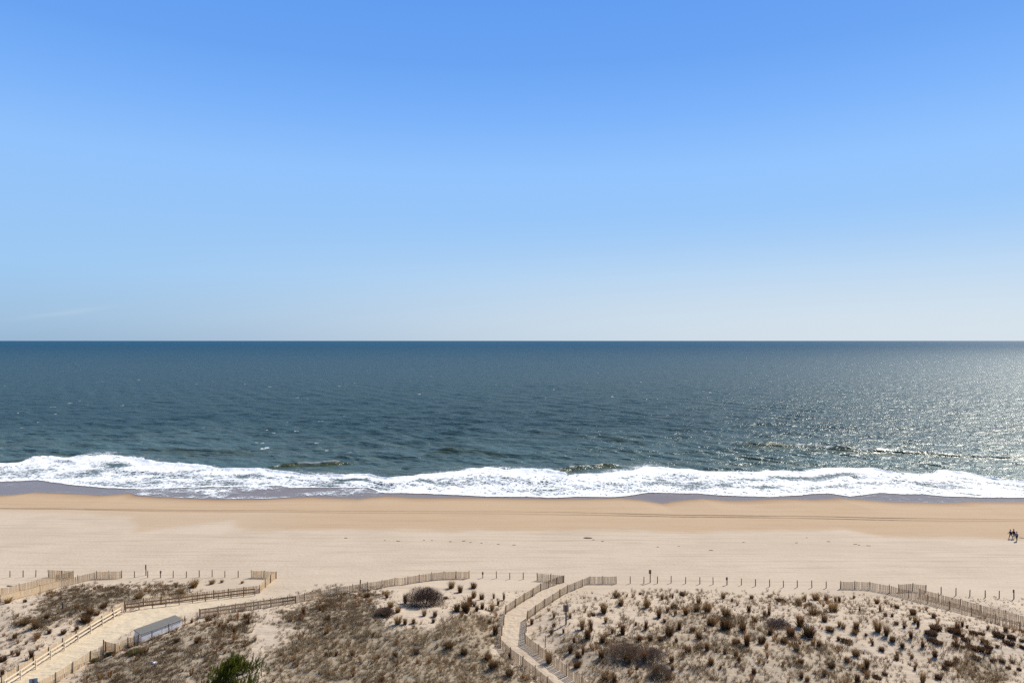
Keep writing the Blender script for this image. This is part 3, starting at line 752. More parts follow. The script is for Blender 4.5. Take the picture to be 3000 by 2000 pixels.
# ------------------------------------------------------------------ plants
TAN, GOLD, GREY, DARK, RUST, OLIVE, PALE = map(np.array, [(0.42,0.315,0.19),(0.37,0.22,0.09),(0.265,0.205,0.145),(0.105,0.066,0.042),(0.28,0.125,0.055),(0.21,0.19,0.075),(0.56,0.455,0.30)])
def blades(n, h, r0, r1, wid, cols, lean=0.0, r=None, hvar=0.45, curl=0.25):
    """n bent tapering blades: (n,5,3) points, (n,3) colours"""
    r = r or rng
    th = r.uniform(0, 2 * np.pi, n); rad = r0 * np.sqrt(r.uniform(0, 1, n)); sp = r.uniform(0.15, 1.0, n) * r1
    bx, by = rad * np.cos(th), rad * np.sin(th)
    th2 = th + r.normal(0, .5, n)
    hh = h * (1 - hvar * r.uniform(0, 1, n))
    mx, my = bx + sp * .45 * np.cos(th2) + lean * .3 * hh, by + sp * .45 * np.sin(th2)
    tx, ty = bx + sp * np.cos(th2) + lean * hh, by + sp * np.sin(th2)
    hm = hh * .62; ht = hh * (1 - curl * r.uniform(0, 1, n))
    ph = r.uniform(0, np.pi, n); wx, wy = wid * .5 * np.cos(ph), wid * .5 * np.sin(ph)
    P = np.stack([np.stack([bx - wx, by - wy, -0.05 + 0 * bx], -1), np.stack([bx + wx, by + wy, -0.05 + 0 * bx], -1),
                  np.stack([mx + wx * .8, my + wy * .8, hm], -1), np.stack([mx - wx * .8, my - wy * .8, hm], -1), np.stack([tx, ty, ht], -1)], 1)
    C = cols[r.integers(0, len(cols), n)] * r.uniform(0.75, 1.2, (n, 1))
    return P, C
def blade_mesh(name, P, C):
    n = len(P); i = np.arange(n)[:, None] * 5
    lo = np.concatenate([i + np.array([[0, 1, 2, 3]]), i + np.array([[3, 2, 4]])], 1).ravel()
    st = (np.arange(n)[:, None] * 7 + np.array([[0, 4]])).ravel()
    me = raw_mesh(name, P.reshape(-1, 3), lo, st)
    set_attr(me, 'col', np.concatenate([np.repeat(C, 5, 0), np.ones((n * 5, 1))], 1))
    me.materials.append(M['plant']); return me
PROTO = {'golden': [], 'dark': [], 'rust': [], 'low': []}
for k in range(6):
    r = np.random.default_rng(100 + k)
    Pa, Ca = blades(210, 1.0, 0.17, 0.62, 0.02, np.array([GOLD, TAN, GOLD * .8, GOLD * .6]), r=r)
    Pb, Cb = blades(70, 0.5, 0.2, 0.7, 0.026, np.array([DARK, GOLD * .6]), r=r)
    PROTO['golden'].append(blade_mesh('beach_grass', np.concatenate([Pa, Pb]), np.concatenate([Ca, Cb])))
    Pa, Ca = blades(220, 1.0, 0.24, 0.5, 0.024, np.array([GOLD * .5, DARK * 1.1, GOLD * .65, RUST * .7]), r=r)
    Pb, Cb = blades(90, 0.55, 0.3, 0.7, 0.026, np.array([DARK, DARK * .9]), r=r)
    PROTO['dark'].append(blade_mesh('dark_grass', np.concatenate([Pa, Pb]), np.concatenate([Ca, Cb])))
    Pa, Ca = blades(220, 1.0, 0.14, 0.4, 0.02, np.array([RUST, RUST * .7, GOLD * .8, DARK]), r=r)
    Pb, Cb = blades(80, 0.5, 0.2, 0.5, 0.03, np.array([DARK, RUST * .5]), r=r)
    PROTO['rust'].append(blade_mesh('rust_grass', np.concatenate([Pa, Pb]), np.concatenate([Ca, Cb])))
    Pa, Ca = blades(330, 1.0, 0.42, 0.34, 0.03, np.array([DARK, DARK * 1.2, RUST * .6, RUST * .4]), r=r, curl=.5)
    PROTO['low'].append(blade_mesh('low_heath', Pa, Ca))

TUFTS = []   # (px, py, w px, h px, kind)
def tu(fn, k, rows):
    for x, y, w, h, t in rows:
        p = fn((x, y))[0]; TUFTS.append((p[0], p[1], w / k, h / k, t))
g_, d_, r_, l_ = 'golden', 'dark', 'rust', 'low'
tu(Z1, 4.356, [(100,548,100,70,g_),(320,538,50,40,d_),(455,880,110,170,g_),(310,825,190,90,g_),(980,905,85,75,r_),(1095,795,150,110,d_),(1150,690,120,100,d_),(1330,605,100,60,d_),
    (630,935,90,60,r_),(400,1265,90,130,r_),(150,1205,70,60,r_),(30,1475,90,90,r_),(1780,505,120,90,g_),(810,940,90,60,d_),(480,1000,110,80,g_),(230,1220,80,60,r_),(190,1000,110,70,r_),
    (1240,700,90,70,g_),(600,745,70,60,d_),(40,1290,110,70,d_)])
tu(Z2, 4.356, [(735,345,150,100,g_),(965,305,90,60,g_),(920,775,100,60,d_),(1000,722,60,50,g_),(1400,745,90,70,d_),(1245,935,70,90,r_),(1120,885,80,60,d_),(780,1052,110,80,d_),
    (575,470,80,120,g_),(705,800,60,50,r_),(1430,820,50,100,r_),(510,1045,90,60,d_),(1090,285,60,35,g_),(1350,295,50,35,g_),(1345,650,80,40,d_),(30,500,110,90,g_)])
tu(Z3, 4.276, [(1210,475,70,95,g_),(1350,655,95,85,g_),(1350,805,110,115,g_),(1440,805,90,80,r_),(1545,792,90,60,r_),(1815,705,90,70,r_),(1795,783,70,50,r_),(1440,545,80,130,r_),
    (2130,405,85,95,d_),(2020,352,110,90,g_),(2195,645,170,160,g_),(2300,475,80,100,g_),(1200,700,170,90,d_),(1260,590,110,80,g_),(960,465,140,50,r_),(720,660,0,0,g_),(470,745,90,50,d_),
    (460,920,90,80,g_),(400,625,90,60,d_),(1480,650,0,0,g_),(2090,640,120,100,d_),(2300,350,100,70,d_),(580,1195,80,60,r_),(480,1200,110,60,d_),(780,1195,80,60,d_),(1320,1215,80,70,d_),
    (1680,700,80,90,g_),(2250,580,110,140,r_),(1070,1180,0,0,g_),(1150,1530,110,70,r_),(165,690,90,110,r_),(1950,490,60,40,d_),(1580,1165,110,60,d_),(1990,1110,150,90,d_),(2180,1180,110,80,d_)])
tu(Z4, 4.356, [(1985,475,115,80,g_),(1825,675,125,155,g_),(2045,585,95,115,g_),(905,818,75,78,r_),(1550,884,105,175,g_),(1620,1005,100,160,d_),(1660,905,90,140,r_),(2065,945,95,135,r_),(1930,933,65,70,r_),
    (1810,1053,90,130,g_),(1485,1364,115,95,d_),(1790,1244,105,110,d_),(1400,1184,75,110,d_),(1125,1314,130,165,g_),(440,953,115,140,r_),(550,508,48,98,g_),(475,573,55,60,r_),(420,494,42,75,g_),
    (170,593,60,75,g_),(275,624,75,90,r_),(400,643,85,100,g_),(70,665,150,140,r_),(170,473,75,60,g_),(265,503,85,85,d_),(1190,734,65,90,g_),(1395,743,50,85,g_),(1185,848,50,50,d_),(1155,943,65,65,r_),
    (1310,933,55,65,r_),(1445,1053,65,70,r_),(365,813,75,55,r_),(622,1263,60,95,r_),(205,650,60,80,d_),(1590,650,40,50,g_),(1980,1470,0,0,d_),(1490,1240,90,70,d_),(2120,1290,110,90,d_),(1960,1560,120,120,r_),
    (1840,1540,100,90,d_),(1560,1200,70,110,r_),(1690,705,80,40,d_),(1850,800,60,70,g_),(350,1270,120,90,d_),(420,1380,150,120,d_),(620,1480,130,100,d_)])
tu(Z5, 4.356, [(415,605,120,135,g_),(610,505,50,85,g_),(745,485,42,65,r_),(1390,487,92,90,g_),(1075,553,82,95,g_),(1050,655,102,105,g_),(1185,665,125,150,g_),(910,694,105,85,r_),(1430,724,155,135,g_),
    (1420,888,165,165,d_),(570,735,125,115,r_),(680,663,75,70,r_),(1715,664,95,95,r_),(1975,704,60,140,g_),(1915,723,52,95,g_),(105,953,90,135,r_),(275,833,60,50,r_),(405,884,90,125,r_),(700,963,145,135,d_),
    (830,884,90,115,r_),(1240,834,115,105,d_),(1080,1004,95,95,d_),(790,1043,60,55,d_),(1690,1094,145,175,r_),(1985,953,62,95,d_),(940,1173,112,85,d_),(1180,1153,82,105,r_),(1305,1168,60,45,d_),(1410,1194,62,65,d_),
    (255,1214,75,105,r_),(180,1314,110,115,d_),(385,1294,100,135,r_),(480,1224,82,85,d_),(730,1304,82,95,d_),(1235,1334,112,85,r_),(1355,1384,62,50,r_),(1590,1304,82,95,r_),(530,1484,120,145,r_),
    (1780,1454,100,85,r_),(330,440,45,30,d_),(870,450,90,45,d_),(760,620,130,60,d_),(780,700,50,60,d_),(640,790,60,50,d_),(320,1030,110,80,r_),(460,1030,90,80,d_),(1560,1060,140,60,r_),(1880,1060,120,100,d_),
    (1550,1240,80,70,d_),(290,1390,60,50,d_),(880,1250,60,80,r_),(1050,1150,50,50,d_),(1640,900,120,110,d_),(1780,780,60,60,d_),(1500,525,35,40,d_),(1750,490,70,50,d_),(590,1040,90,70,d_),(1000,910,90,60,d_)])
tu(Z6, 4.355, [(385,570,112,100,g_),(475,524,45,105,g_),(610,505,130,90,g_),(740,515,75,85,g_),(860,534,52,85,g_),(910,539,62,85,r_),(825,655,150,125,g_),(1390,553,105,60,r_),(1430,654,50,95,g_),
    (1645,613,82,50,d_),(720,784,102,85,d_),(410,844,165,165,r_),(570,690,150,60,d_),(910,844,62,75,g_),(790,904,120,65,d_),(1125,914,135,145,r_),(1400,914,130,155,g_),(1510,964,105,165,g_),(1335,1083,62,60,r_),
    (1590,1034,102,70,d_),(290,974,170,125,r_),(520,974,160,170,d_),(365,1154,130,85,g_),(650,1114,92,95,r_),(1120,1224,130,105,g_),(1010,1294,112,65,r_),(1265,1384,110,130,r_),(420,1314,92,65,d_),
    (810,1374,102,75,d_),(720,1474,92,85,r_),(430,1504,92,75,r_),(500,1544,70,55,d_),(1270,1504,92,65,r_),(1390,1514,130,60,l_),(1490,1464,75,50,l_),(1140,1560,122,120,r_),(1170,650,35,60,r_),(1095,488,40,45,r_),
    (540,575,60,40,d_),(170,530,130,45,l_),(1500,710,60,40,d_),(1640,820,60,40,d_),(960,870,90,60,g_),(900,1020,60,50,d_),(1250,960,50,30,d_),(1450,1160,80,60,d_),(1640,1270,90,60,d_),(1000,1050,150,60,l_),(200,1060,80,70,d_)])
tu(Z7, 4.355, [(325,694,110,75,d_),(590,734,62,65,d_),(390,854,80,115,r_),(350,794,72,80,g_),(215,863,72,50,r_),(300,994,72,105,r_),(620,894,150,110,l_),(850,930,160,110,l_),(890,884,105,80,r_),(955,844,62,70,r_),
    (1015,864,52,42,r_),(950,974,62,52,l_),(860,994,60,50,l_),(870,1104,92,75,l_),(560,960,140,80,l_),(630,1060,150,60,l_),(540,1030,80,40,l_),(1280,884,62,45,r_),(1510,914,62,70,d_),(1585,1004,112,75,l_),(1100,950,112,70,l_),
    (1200,950,80,40,l_),(1420,980,150,100,l_),(1235,1054,92,65,l_),(1240,1180,150,100,l_),(1080,1140,170,90,l_),(1300,1120,90,50,l_),(1545,1075,140,75,l_),(1720,1124,72,60,l_),(450,1114,75,85,r_),(605,1234,102,85,r_),
    (800,1344,140,80,l_),(740,1394,92,70,l_),(890,1294,82,55,r_),(650,1514,92,75,l_),(450,1560,82,150,g_),(350,1404,62,60,r_),(1465,1304,72,50,l_),(1580,1294,52,32,l_),(1540,1384,62,42,l_),(1680,1404,62,42,l_),
    (1340,1294,62,42,l_),(1000,1030,110,60,l_),(960,1110,60,30,l_),(110,820,60,40,d_),(60,720,50,40,d_),(190,1120,90,70,r_),(1400,1110,50,40,d_),(1130,1260,110,50,l_),(1720,1040,60,40,l_),(500,940,60,60,l_)])
TUFTS = [t for t in TUFTS if t[2] > 1]

LOOK = {'golden': 'golden', 'dark': 'dark', 'rust': 'rusty', 'low': 'reddish'}
KIND = {'golden': ('grass_tuft', 'grass tuft'), 'dark': ('grass_tuft', 'grass tuft'), 'rust': ('grass_tuft', 'grass tuft'), 'low': ('heath_mound', 'heath mound')}
rows_post = [p for p in Z5((203,300),(376,297),(550,295),(724,292),(908,299),(1090,305),(1260,310),(1437,317),(1620,319),(1800,332),(1980,339)) + Z6((197,345),(373,347),(560,352),(742,357))]
LAND = [(p[0], f'the {ORD[i]} post right of the footpath') for i, p in enumerate(rows_post)]
LAND += [(x, n) for (x, _), n in zip(Z6((922,0),(1105,0),(1303,0),(1552,0)) + Z7((145,0),(317,0),(490,0),(685,0),(873,0),(1050,0),(1247,0),(1425,0),(1613,0)),
         ['the left end of the right slatted fence', 'the middle post of the right fence panel', 'the bend in the right slatted fence', 'the sloping bay of the right fence',
          'the left post of the far right panel', 'the middle post of the far right panel', 'the right post of the far right panel', 'the first beach post at right', 'the second beach post at right',
          'the third beach post at right', 'the fourth beach post at right', 'the fifth beach post at right', 'the rightmost small sign'])]
LAND += [(x, n) for x, n in [(1658, 'the large brown sign'), (1720, 'the right panel at the path mouth'), (1766, 'the right panel end at the path mouth'), (1600, 'the right fence of the footpath'), (1470, 'the left fence of the footpath'), (1414, 'the small sign by the long fence'), (1374, 'the right end of the long fence'),
         (1300, 'the last bend of the long fence'), (1240, 'the bare round shrub'), (1120, 'the long fence left of the shrub'), (1054, 'the thick dark fence post'), (960, 'the long fence left of the thick post'), (860, 'the right end of the short rail fence'), (740, 'the middle of the short rail fence'),
         (620, 'the left end of the short rail fence'), (520, 'the right end of the white box'), (430, 'the tall narrow sign'), (330, 'the left panel by the narrow path'), (230, 'the gap in the left fences'), (130, 'the leftmost fence panel'), (30, 'the leftmost bare post')]]
colmn = {}
for i, t in enumerate(TUFTS):
    k = min(range(len(LAND)), key=lambda j: abs(LAND[j][0] - t[0])); colmn.setdefault(k, []).append(i)
for k, ids in colmn.items():
    ids.sort(key=lambda i: TUFTS[i][1])
    for r, i in enumerate(ids):
        px, py, w, h, kind = TUFTS[i]
        p = at(px, py); sc = p.y / F
        nm, cat = KIND[kind]
        me = random.choice(PROTO[kind])
        o = bpy.data.objects.new(nm, me); COL.objects.link(o)
        o.location = p; o.rotation_euler = (0, 0, random.uniform(0, 6.28) if kind != 'low' else random.uniform(-1.2, -.5))
        ws = w * sc * (1.12 if kind != 'low' else 1.0); hs = h * sc * 1.3
        o.scale = (ws, ws * (0.8 if kind != 'low' else 0.78), min(hs, 2.0) if kind != 'low' else min(hs * .72, 0.95))
        size = 'tall' if h > w * 1.15 else ('wide' if w > h * 1.25 else 'rounded')
        od = (ORD[r] + ' downslope from ') if r < len(ORD) else 'lowest downslope from '
        tag(o, f'{size} {LOOK[kind]} {cat}, {od}{LAND[k][1]}', cat, 'grass tufts and heath mounds on the dunes')

# ground cover: countless small plants
def scatter():
    n = 150000
    x = rng.uniform(-105, 105, n); y = rng.uniform(52, 110, n)
    m = (np.abs(x) < y * 0.95) & (y + TILT * x < 107); x, y = x[m], y[m]
    z = terrain(x, y)
    d, g = cover(x, y, z, 17)
    clump = fbm(x / 2.6, y / 2.2, 3, 81) ; c2 = fbm(x / 0.9, y / 0.9, 2, 83)
    prob = d * np.where(d > 0.82, np.where(g > .6, .72, .42) + 0.55 * sstep(-.5, .35, clump + .4 * c2), 0.16 + 1.05 * sstep(-.3, .45, .8 * clump + .5 * c2))
    near = sstep(105, 75, y) * 0.4 + 0.6
    keep = rng.uniform(0, 1, len(x)) < prob * 0.92
    # a few specks anywhere on the dunes
    return x[keep], y[keep], z[keep], d[keep], g[keep]
gx, gy, gz, gd, gg = scatter()
def cover_mesh(name, ids, nb, hr, rr, wid, pal, pal2):
    Ps, Cs = [], []
    n = len(ids)
    P, C = blades(n * nb, 1.0, rr[0], rr[1], wid, pal, hvar=.6, curl=.5)
    g = np.repeat(gg[ids], nb) + rng.normal(0, .12, n * nb)
    # plant communities: tone drifts slowly over the dune, plus each plant its own
    drift = np.repeat(fbm(gx[ids] / 3.2, gy[ids] / 3.2, 3, 87) + rng.normal(0, .25, n), nb)
    C2 = pal2[rng.integers(0, len(pal2), n * nb)] * rng.uniform(.75, 1.2, (n * nb, 1))
    C = np.where((g > rng.uniform(.2, .8, n * nb))[:, None], C2, C) * (1 + 0.38 * np.clip(drift, -1, 1))[:, None]
    hh = np.repeat(rng.uniform(hr[0], hr[1], n) * (1 + .5 * fbm(gx[ids] / 5, gy[ids] / 5, 2, 88)), nb)
    P[:, :, 2] *= hh[:, None]
    P[:, :, :2] *= (0.6 + 0.6 * hh / hr[1])[:, None, None]
    off = np.stack([np.repeat(gx[ids], nb), np.repeat(gy[ids], nb), np.repeat(gz[ids], nb)], -1)
    return blade_mesh(name, P + off[:, None, :], C)
allids = np.arange(len(gx)); grey = gg + rng.normal(0, .15, len(gx)) > 0.6
print('cover plants', len(gx))
me = cover_mesh('dune_grass', allids[~grey], 17, (0.25, 0.75), (0.10, 0.36), 0.024, np.array([TAN * 1.15, PALE, PALE * 1.1, GOLD * .9, TAN]), np.array([GOLD * .6, DARK * 1.5, TAN * .8, RUST * .9]))
tag(link('dune_grass', me), 'thin dry tan grass covering the dunes between the tufts', 'dune grass', kind='stuff')
# taller tufts growing through the cover, too many to count
n = 8000
x = rng.uniform(-92, 92, n); y = rng.uniform(66, 106, n); m = (np.abs(x) < y * .8) & (y + TILT * x < 104.5); x, y = x[m], y[m]; z = terrain(x, y)
d, g = cover(x, y, z, 15)
m = rng.uniform(0, 1, len(x)) < d * np.where(x > 2, 1.15, 0.30) * np.where(x > 2, sstep(-.05, .4, fbm(x / 2.6, y / 2.2, 3, 90)), sstep(-.4, .5, fbm(x / 3, y / 3, 2, 90) + .25)); x, y, z = x[m], y[m], z[m]
print('loose tufts', len(x))
P, C = blades(len(x) * 46, 1.0, .10, .38, .024, np.array([GOLD, GOLD * .8, RUST, GOLD * .6, DARK * 1.3]))
rp = lambda a: np.repeat(a, 46)
hh = rng.uniform(.25, 1.0, len(x)) ** 1.2; P[:, :, 2] *= rp(hh)[:, None]; P[:, :, :2] *= rp(.5 + .8 * hh)[:, None, None]
C = C * rp(rng.uniform(.7, 1.25, len(x)))[:, None]
P += np.stack([rp(x), rp(y), rp(z)], -1)[:, None, :]
tag(link('wild_grass', blade_mesh('wild_grass', P, C)), 'golden and rusty grass growing up through the low scrub of the dunes', 'wild grass', kind='stuff')
me = cover_mesh('dune_scrub', allids[grey], 18, (0.15, 0.42), (0.2, 0.30), 0.026, np.array([GREY, GREY * 1.25, TAN * .8]), np.array([GREY, GREY * .75, DARK * 1.5, OLIVE * .8, np.array((0.2, .15, .14))]))
tag(link('dune_scrub', me), 'low grey brown leafless scrub matted over the dunes', 'dune scrub', kind='stuff')
# little dark sprigs and leaf litter on the open sand of the dunes
n = 17000
x = rng.uniform(-90, 90, n); y = rng.uniform(68, 105, n); m = (np.abs(x) < y * .8) & (y + TILT * x < 105.5); x, y = x[m], y[m]
pdn = np.min([pdist(x, y, pl) - hw for pl, hw, _ in PATHS], 0)
m = (pdn > .4) & (fbm(x / 5, y / 5, 3, 66) + rng.uniform(-.4, .4, len(x)) > .05); x, y = x[m], y[m]; z = terrain(x, y)
P, C = blades(len(x) * 5, 1.0, .05, .22, .03, np.array([DARK, DARK * 1.6, GREY, RUST * .7]), curl=.6)
hh = np.repeat(rng.uniform(.08, .34, len(x)), 5); P[:, :, 2] *= hh[:, None]
P += np.stack([np.repeat(x, 5), np.repeat(y, 5), np.repeat(z, 5)], -1)[:, None, :]
tag(link('plant_sprigs', blade_mesh('plant_sprigs', P, C)), 'tiny dark sprigs and dead stems scattered on the open dune sand', 'sprigs', kind='stuff')

# ------------------------------------------------------------------ bare shrubs
def shrub(label, p, w, h, seed, col, n=420):
    r = np.random.default_rng(seed); base = at(*p)
    root = empty('bare_shrub', base); tag(root, label, 'shrub', 'bare twiggy shrubs on the dunes')
    b = MB()
    for k in range(9):
        a = r.uniform(0, 6.28); e = r.uniform(.2, .75)
        d = Vector((math.cos(a) * w * .32 * e, math.sin(a) * w * .25 * e, h * r.uniform(.3, .55)))
        b.tube([(0.1 * d.x, 0.1 * d.y, -.1), d * .5 + Vector((0, 0, .05)), d], [.05, .035, .02], 5)
    b.build('branches', M['bark'], root)
    # twigs: thin tapering blades filling a flattened dome, pointing outwards
    N = n * 15
    th = r.uniform(0, 6.283, N); ph = np.arccos(r.uniform(0.0, 1, N)); rad = r.uniform(.12, 1, N) ** .5
    lump = 1 + .22 * fbm(np.cos(th) * 2.2 + seed, np.sin(th) * 2.2 + ph * 1.7, 3, seed)
    dx, dy, dz = np.sin(ph) * np.cos(th), np.sin(ph) * np.sin(th), np.cos(ph)
    cx, cy, cz = dx * rad * lump * w / 2, dy * rad * lump * w * .42, dz * rad * lump * h * .92 + .05
    ln = r.uniform(.18, .45, N) * (w / 5) ** .5
    ex, ey, ez = dx + r.normal(0, .45, N), dy + r.normal(0, .45, N), dz + .35 + r.normal(0, .4, N)
    q_ = ln / np.sqrt(ex**2 + ey**2 + ez**2)
    tip = np.stack([cx + ex * q_, cy + ey * q_, cz + ez * q_], -1); c0 = np.stack([cx, cy, cz], -1); mid = (c0 + tip) / 2 + r.normal(0, .03, (N, 3))
    a = r.uniform(0, 3.14, N); wv = np.stack([np.cos(a), np.sin(a), 0 * a], -1) * .012
    P = np.stack([c0 - wv, c0 + wv, mid + wv * .8, mid - wv * .8, tip], 1)
    C = np.array(col)[None] * (1.6, 1.42, 1.3) * r.uniform(.7, 1.35, (N, 1))
    me = blade_mesh('twigs', P, C); me.materials.clear(); me.materials.append(M['twig'])
    o = link('twigs', me, None, root)
shrub('large rounded bare grey brown shrub below the long slatted fence', Z3((1690,560))[0], 5.4, 2.3, 3, (0.080, 0.060, 0.052), 900)
shrub('flat bare grey shrub on the dune, lower right of the large brown sign', Z4((2090,1235))[0], 5.2, 1.5, 4, (0.16, 0.13, 0.10), 420)
shrub('small bare shrub mound on the lower slope under the grass tufts', Z5((480,1260))[0], 3.6, 1.0, 5, (0.17, 0.135, 0.105), 240)
shrub('pale grey bare shrub at the bottom edge of the right dune', Z5((590,1490))[0], 3.0, 1.2, 6, (0.19, 0.155, 0.115), 220)
shrub('low bare shrub high on the dune left of the narrow right path', Z5((2090,850))[0], 3.2, 0.8, 7, (0.13, 0.11, 0.105), 260)
shrub('grey bare shrub among grass left of the large rounded shrub', Z3((1185,690))[0], 2.6, 0.9, 8, (0.15, 0.125, 0.11), 260)

# ------------------------------------------------------------------ pine
def pine():
    r = np.random.default_rng(9)
    Y = 68.0; X = (684 - CX) / F * Y; g0 = float(terrain(np.array([X]), np.array([Y]))[0])
    top = H - (1940 - HOR) / F * Y; Ht = top - g0
    root = empty('pine_tree', (X, Y, g0)); tag(root, 'dense green pine with upright shoots, only its crown showing at the bottom edge', 'tree')
    b = MB(); b.tube([(0, 0, -.3), (.1, .05, Ht * .4), (-.1, .1, Ht * .7), (0, 0, Ht * .93)], [.17, .13, .08, .03], 9)
    tips = []
    for k in range(64):
        zf = r.uniform(.22, .97); a = r.uniform(0, 6.28)
        rad = 5.0 * (1 - zf) ** .62 * r.uniform(.45, 1.08) + .15
        p0 = Vector((0, 0, Ht * zf * .92)); p1 = Vector((math.cos(a) * rad, math.sin(a) * rad, Ht * zf * .95 + rad * .12 + .1))
        b.tube([p0, p0.lerp(p1, .5) + Vector((0, 0, -.08)), p1], [.05, .035, .015], 5)
        for j in range(14):
            t = r.uniform(.35, 1.05); c = p0.lerp(p1, t) + Vector(r.normal(0, .28, 3)) * (0.5 + t * .6)
            tips.append(c)
    for k in range(60):
        a = r.uniform(0, 6.28); tips.append(Vector((math.cos(a) * r.uniform(0, .6), math.sin(a) * r.uniform(0, .6), Ht * r.uniform(.86, 1.0))))
    b.build('trunk', M['bark'], root)
    T = np.array([tuple(t) for t in tips]); nt_ = len(T); nb = 75
    ax = np.stack([r.normal(.30, .22, nt_), r.normal(0.02, .22, nt_), np.ones(nt_)], -1); ax /= np.linalg.norm(ax, axis=1, keepdims=True)
    ln = r.uniform(.4, .95, nt_)
    u_ = r.uniform(0, 1, (nt_, nb)); c0 = T[:, None, :] + ax[:, None, :] * (u_ * ln[:, None])[..., None]
    th = r.uniform(0, 6.283, (nt_, nb)); dv = np.stack([np.cos(th), np.sin(th), 1.0 + 0 * th], -1) * .12 * (1.15 - .6 * u_)[..., None]
    c0 = c0.reshape(-1, 3); tip = c0 + dv.reshape(-1, 3); mid = (c0 + tip) / 2
    N = len(c0); a = r.uniform(0, 3.14, N); wv = np.stack([np.cos(a), np.sin(a), .3 * np.sin(3 * a)], -1) * .013
    P = np.stack([c0 - wv, c0 + wv, mid + wv, mid - wv, tip], 1)
    shade = np.repeat(r.uniform(.7, 1.3, nt_), nb)[:, None]
    C = np.array([(0.13, 0.15, 0.022), (0.18, 0.185, 0.03), (0.085, 0.11, 0.02)])[r.integers(0, 3, N)] * shade
    me = blade_mesh('crown', P, C); me.materials.clear(); me.materials.append(M['needle']); link('crown', me, None, root)
pine()
def green_bush(label, p, w, h, seed):
    r = np.random.default_rng(seed); N = 2600; base = at(*p)
    th = r.uniform(0, 6.283, N); rad = np.sqrt(r.uniform(0, 1, N)) * (1 + .25 * np.sin(3 * th + seed)); z = h * r.uniform(.1, 1, N) * (1 - .7 * rad ** 2 / 1.6)
    c0 = np.stack([rad * np.cos(th) * w / 2, rad * np.sin(th) * w * .35, np.maximum(z, .02)], -1)
    tip = c0 + np.stack([r.normal(0, .07, N), r.normal(0, .07, N), r.uniform(.02, .14, N)], -1); mid = (c0 + tip) / 2
    a = r.uniform(0, 3.14, N); wv = np.stack([np.cos(a), np.sin(a), 0 * a], -1) * .018
    P = np.stack([c0 - wv * .4, c0 + wv * .4, mid + wv, mid - wv, tip], 1)
    C = np.array([OLIVE, OLIVE * (.8, 1.0, .6), GREY * 1.2, (0.2, .22, .07)])[r.integers(0, 4, N)] * r.uniform(.7, 1.2, (N, 1))
    o = bpy.data.objects.new('green_bush', blade_mesh('green_bush', P, C)); COL.objects.link(o); o.location = base
    tag(o, label, 'bush', 'low green bushes by the crossing')
green_bush('low olive green bush just below the left end of the white storage box', Z1((1730,1190))[0], 2.0, .5, 1)
green_bush('small olive green bush at the foot of the short bent slatted fence', Z1((1400,1215))[0], 1.0, .3, 2)
green_bush('small olive green bush beside a fence post low on the crossing', Z1((1215,1290))[0], 0.9, .3, 3)

# ------------------------------------------------------------------ litter, seaweed, driftwood
def scrap(name, p, w, d, h, mat, seed, label, cat, group=None):
    r = random.Random(seed); bm = bmesh.new(); bmesh.ops.create_icosphere(bm, subdivisions=2, radius=1)
    for v in bm.verts:
        c = v.co; n = 1 + .35 * math.sin(5 * c.x + seed) * math.cos(4 * c.y + 2 * seed) + r.uniform(-.18, .18)
        v.co = Vector((c.x * w / 2 * n, c.y * d / 2 * n, max(c.z, -.25) * h * n + .02))
    me = bpy.data.meshes.new(name); bm.to_mesh(me); bm.free()
    o = link(name, me, M[mat]); o.location = at(*p); o.rotation_euler = (0, 0, r.uniform(-.3, .3)); tag(o, label, cat, group); return o
scrap('plastic_sheet', Z1((1912,1305))[0], .75, .35, .14, 'plastic', 1, 'crumpled white plastic in the scrub below the storage box, the flatter of two', 'litter', 'white plastic litter')
scrap('plastic_sheet', Z1((1980,1322))[0], .62, .45, .2, 'plastic', 2, 'bright white plastic bag in the scrub below the storage box, the plumper of two', 'litter', 'white plastic litter')
scrap('plastic_sheet', Z2((980,1160))[0], .55, .3, .12, 'plastic', 3, 'small white plastic scrap just above the green pine', 'litter', 'white plastic litter')
scrap('plastic_sheet', Z6((498,822))[0], .32, .26, .16, 'plastic', 4, 'tiny white scrap caught among grass tufts on the right dune', 'litter', 'white plastic litter')
scrap('driftwood', Z1((120,333))[0], .95, .3, .12, 'drift', 5, 'dark driftwood lump on the sand above the left fences', 'driftwood')
sw = q(1000, 1280, 2.352, [(30,695),(300,712),(390,716),(570,711),(625,712),(752,720),(843,716),(890,726),(965,730),(1082,738),(1190,743),(1738,708),(1800,718),(2180,757),(2325,752)]) \
   + q(2000, 1280, 2.352, [(195,780),(420,725),(785,728),(855,693),(1005,720),(1190,738),(1215,744),(1280,748)])
for k, p in enumerate(sw):
    r = random.Random(k); w = r.uniform(.3, .85)
    scrap('seaweed', p, w, w * .35, .05, 'weed', 20 + k, 'small dark scrap of seaweed on the dry sand along the tide line', 'seaweed', 'seaweed scraps along the tide line')
scrap('seaweed', q(1000, 1280, 2.352, [(1700,695)])[0], 1.7, .7, .14, 'weed', 77, 'largest reddish brown heap of seaweed on the beach above the right dune', 'seaweed', 'seaweed scraps along the tide line')
def stick(p0, p1, r, label):
    a, c = at(*p0), at(*p1); b = MB(); d = c - a
    b.tube([(0, 0, r), d * .5 + Vector((0, 0, r * 1.4)), d + Vector((0, 0, r))], [r, r * .9, r * .5], 6)
    o = b.build('driftwood_stick', M['drift']); o.location = a; tag(o, label, 'driftwood')
stick(Z7((1355,467))[0], Z7((1396,478))[0], .05, 'dark stick lying on the sand between the rightmost beach posts')
stick((2986.5, 1574.5), (3003, 1576.8), .05, 'thin dark line on the sand beside the three walkers')  # thin tapered bar for the dark line on the sand

